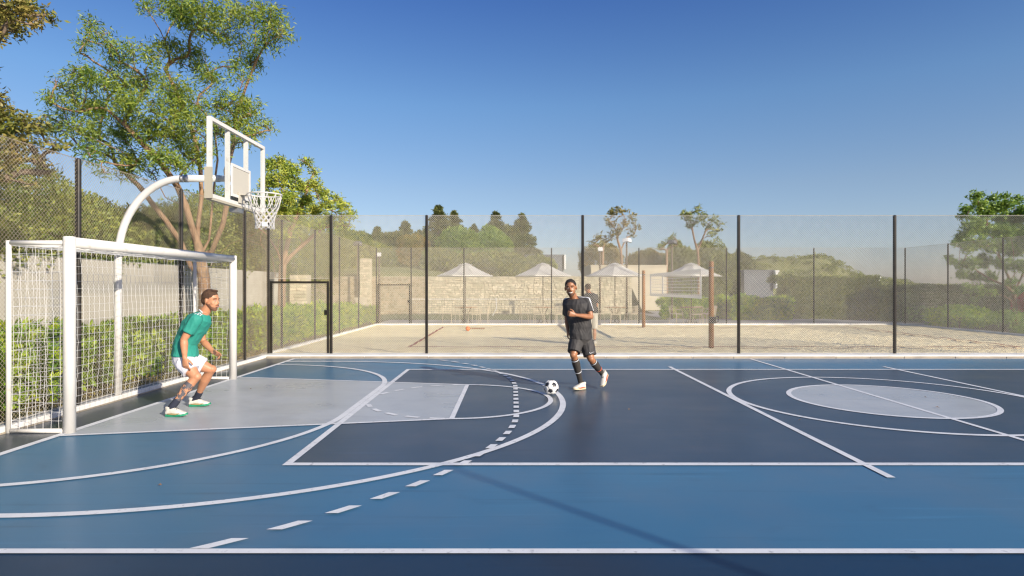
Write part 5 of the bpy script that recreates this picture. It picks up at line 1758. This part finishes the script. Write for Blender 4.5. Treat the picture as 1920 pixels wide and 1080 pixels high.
def surf_strip(root, name, pts, w, m, nrm_, th=.004):
    """a thin raised stripe following points on the cloth"""
    b = MB(); n = len(pts)
    for k in range(n-1):
        a, c = Vector(pts[k]), Vector(pts[k+1]); d = (c-a).normalized(); q = d.cross(nrm_).normalized()*w/2; h = nrm_.normalized()*th
        b.quad(a-q+h, c-q+h, c+q+h, a+q+h); b.quad(a-q-h, a-q+h, c-q+h, c-q-h); b.quad(a+q-h, c+q-h, c+q+h, a+q+h)
    return b.build(name, m, root)

# goalkeeper (crop coordinates of the photograph -> pixels -> metres)
def K(cx, cy, Y): return wp(280+cx/3.856, 520+cy/3.856, Y)
Yk = 8.02
J = dict(
    head=K(445, 172, Yk), face=Vector((.97, -.20, -.06)), headup=Vector((.12, 0, 1)),
    neck=K(398, 262, Yk), chest=K(330, 350, Yk), waist=K(262, 480, Yk), pelvis=K(258, 580, Yk),
    shR=K(338, 305, Yk-.20), shL=K(352, 318, Yk+.20),
    elR=K(250, 448, Yk-.25), wrR=K(256, 585, Yk-.26), elL=K(388, 462, Yk+.24), wrL=K(462, 540, Yk+.10),
    hipR=K(252, 612, Yk-.10), hipL=K(300, 605, Yk+.12),
    knR=K(338, 722, Yk-.16), knL=K(448, 668, Yk+.20),
    anR=K(186, 925, Yk-.24), anL=K(330, 872, Yk+.30),
)
fR = gp(280+125/3.856, 520+1008/3.856); fR2 = gp(280+272/3.856, 520+1010/3.856)
fL = gp(280+292/3.856, 520+936/3.856); fL2 = gp(280+440/3.856, 520+934/3.856)
J['heelR'], J['toeR'], J['heelL'], J['toeL'] = [p + Vector((0, 0, .010)) for p in (fR, fR2, fL, fL2)]
J['anR'] = Vector((J['anR'].x, fR.y, J['anR'].z)); J['anL'] = Vector((J['anL'].x, fL.y, J['anL'].z))
J['fupR'] = J['fupL'] = Vector((0, 0, 1))
J['kfR'] = Vector((.8, -.1, .5)); J['kfL'] = Vector((.85, 0, .5))
J['handR'] = dict(d=Vector((.12, 0, -1)), n=Vector((-.3, -1, 0)), s=Vector((1, -.2, 0)), curl=(.35, .45, .5, .55), thumb=.5)
J['handL'] = dict(d=Vector((.85, -.15, -.35)), n=Vector((.1, .75, -.6)), s=Vector((.2, -.5, .8)), curl=(.35, .65, .8, .9), thumb=.5)
st = dict(scale=1.13, skin='skin_tan', shirt='shirt_green', collar='trim_white', shorts='shorts_white', sock='low', sockmat='sock_navy', sole='sole_green', accent='trim_gold',
          hair='hair_brown', beard='beard_brown', lip='lip', sleeve=.66, hem=.10, shortlen=.60, seed=2, tattoo='R', hairlift=.006, body_label='bare arms and legs, dark tattoos on the nearer calf')
kp, F1 = make_person('bearded goalkeeper in green shirt and white shorts crouching before the goal', J, st)
for k in range(3):
    p = K(392-k*9, 245+k*12, Yk-.13+k*.0)
    q = K(372-k*9, 300-k*0, Yk-.235)
mid = J['neck'].lerp(J['shR'], .62)
for k in (-1, 0, 1):
    d = F1['ft']*.024*k
    a_ = J['neck'].lerp(J['shR'], .45)+d+F1['spine']*.062; c_ = J['neck'].lerp(J['shR'], 1.1)+d*1.2+F1['spine']*.060
    n_ = (F1['spine']-F1['sh']*.25).normalized()
    paint(F1['shirt'], M['trim_white'], [a_+n_*.014, a_.lerp(c_, .5)+n_*.020, c_+n_*.012], .0065)

# running player
def Q(cx, cy, Y): return wp(1000+cx/4.5, 510+cy/4.5, Y)
Yp = 9.72
J = dict(
    head=Q(316, 138, Yp-.10), face=Vector((-.16, -.98, -.04)), headup=Vector((-.10, 0, 1)),
    neck=Q(345, 222, Yp-.03), chest=Q(366, 305, Yp-.01), waist=Q(398, 455, Yp), pelvis=Q(402, 562, Yp+.03),
    shR=Q(284, 258, Yp+.06), shL=Q(446, 245, Yp-.04),
    elR=Q(284, 400, Yp+.18), wrR=Q(292, 500, Yp+.08), elL=Q(488, 380, Yp-.14), wrL=Q(352, 362, Yp-.36),
    hipR=Q(362, 588, Yp-.02), hipL=Q(448, 590, Yp+.06),
    knR=Q(338, 700, Yp-.14), knL=Q(486, 735, Yp-.03),
    anR=Q(404, 936, Yp-.02), anL=Q(590, 868, Yp+.26),
)
fR = Q(436, 990, Yp-.02); 
g0 = gp(1000+434/4.5, 510+990/4.5); g1 = gp(1000+334/4.5, 510+1003/4.5)
J['heelR'] = g0 + Vector((0, 0, .010)); J['toeR'] = g1 + Vector((0, 0, .010))
J['anR'] = Vector((J['anR'].x, g0.y-.02, J['anR'].z))
J['heelL'] = Q(618, 868, Yp+.30); J['toeL'] = Q(584, 975, Yp+.08); J['toeL'].z = .03
J['fupR'] = Vector((0, 0, 1)); J['fupL'] = Vector((-.55, -.75, .35))
J['kfR'] = Vector((-.45, -.9, .1)); J['kfL'] = Vector((-.2, -.9, .2))
J['handR'] = dict(d=Vector((-.05, -.1, -1)), n=Vector((-1, -.3, 0)), s=Vector((0, -1, 0)), curl=(.5, .6, .65, .7), thumb=.5)
J['handL'] = dict(d=Vector((-.95, -.25, .22)), n=Vector((-.1, -.95, .2)), s=Vector((.1, 0, 1)), curl=(.95, 1.05, 1.1, 1.15), thumb=.4)
st = dict(scale=1.06, hs=1.07, skin='skin_brown', shirt='shirt_black', collar='shirt_black', shorts='shorts_black', sock='high', sockmat='sock_black', sole='sole_cream', accent='trim_red',
          hair='hair_black', beard='beard_black', lip='lip_brown', smile=True, sleeve=.70, hem=.02, shortlen=.80, seed=5, hairlift=0,
          bands={'R': [(.17, .057, 'trim_white'), (.60, .052, 'trim_white')], 'L': [(.17, .057, 'trim_white'), (.60, .052, 'trim_red')]})
pp, F2 = make_person('smiling bearded player in black kit jogging towards the football', J, st)
a_ = J['neck'].lerp(J['shL'], .35); n_ = (F2['spine']*.9+F2['sh']*.3-Vector((0, .3, 0))).normalized()
pts = [a_+n_*.075, J['shL'].lerp(a_, .3)+n_*.072, J['shL']+F2['sh']*.052+F2['spine']*.045-Vector((0, .012, 0)), J['shL'].lerp(J['elL'], .35)+F2['sh']*.071-Vector((0, .02, 0)), J['shL'].lerp(J['elL'], .66)+F2['sh']*.070-Vector((0, .03, 0))]
paint(F2['shirt'], M['trim_white'], pts, .013)
a_ = J['neck'].lerp(J['shR'], .35)
pts = [a_+F2['spine']*.075-Vector((0, .02, 0)), J['shR'].lerp(a_, .3)+F2['spine']*.072-Vector((0, .02, 0)), J['shR']-F2['sh']*.045+F2['spine']*.055-Vector((0, .02, 0))]
paint(F2['shirt'], M['trim_white'], pts, .011)
# shorts side stripe and the small tick mark on the left leg
hl, kl_ = J['hipL'], J['knL']
sidev = (F2['hp']*.9 - Vector((0, .45, 0))).normalized()
pts = [J['pelvis']+F2['hp']*.165+Vector((0, -.09, .06)), hl+sidev*.122, hl.lerp(kl_, .4)+sidev*.121, hl.lerp(kl_, .78)+sidev*.118]
paint(F2['shorts'], M['trim_white'], pts, .009)
c0 = hl.lerp(kl_, .58) + Vector((.025, -.1185, 0)); 
tk = [c0+Vector((-.034, 0, .012)), c0+Vector((-.030, 0, -.006)), c0+Vector((-.018, 0, -.012)), c0+Vector((.045, .012, .016))]
b = MB(); b.tube(tk, [.002, .0055, .0055, .0012], 6); b.build('tick_mark', M['trim_white'], pp)

# man behind, seen from the back, standing on the sand
def S(px, py, Y): return wp(px, py, Y)
Ys = 17.35
J = dict(
    head=S(1101.5, 540.5, Ys-.03), face=Vector((-.45, .88, -.25)), headup=Vector((0, .1, 1)),
    neck=S(1104.5, 549, Ys), chest=S(1106.5, 560, Ys), waist=S(1109, 575, Ys), pelvis=S(1110, 588, Ys),
    shR=S(1117.5, 556, Ys), shL=S(1095, 557, Ys),
    elR=S(1119, 573, Ys-.05), wrR=S(1116, 587, Ys+.12), elL=S(1092, 572, Ys), wrL=S(1094, 587, Ys+.12),
    hipR=S(1114, 591, Ys), hipL=S(1104.5, 591, Ys), knR=S(1114.5, 617, Ys+.02), knL=S(1103, 617, Ys), anR=S(1114.5, 642, Ys-.02), anL=S(1102, 642, Ys-.02),
)
for k in 'RL':
    a = J['an'+k]; J['heel'+k] = Vector((a.x, a.y-.07, .03)); J['toe'+k] = Vector((a.x+(.05 if k == 'R' else -.05), a.y+.20, .03)); J['fup'+k] = Vector((0, 0, 1)); J['kf'+k] = Vector((0, 1, 0))
    J['hand'+k] = dict(d=Vector((0, .3, -1)), n=Vector((1 if k == 'R' else -1, 0, 0)), s=Vector((0, 1, 0)), curl=(.3, .4, .4, .5))
st = dict(scale=1.0, skin='skin_tan', shirt='shirt_black', collar='shirt_black', shorts='shorts_cream', sock='low', sockmat='sock_black', sole='sole_cream', hair='hair_brown', back=True, sleeve=.75, hem=.1, shortlen=.95, seed=8)
make_person('man in dark shirt and cream shorts seen from behind through the fence', J, st)
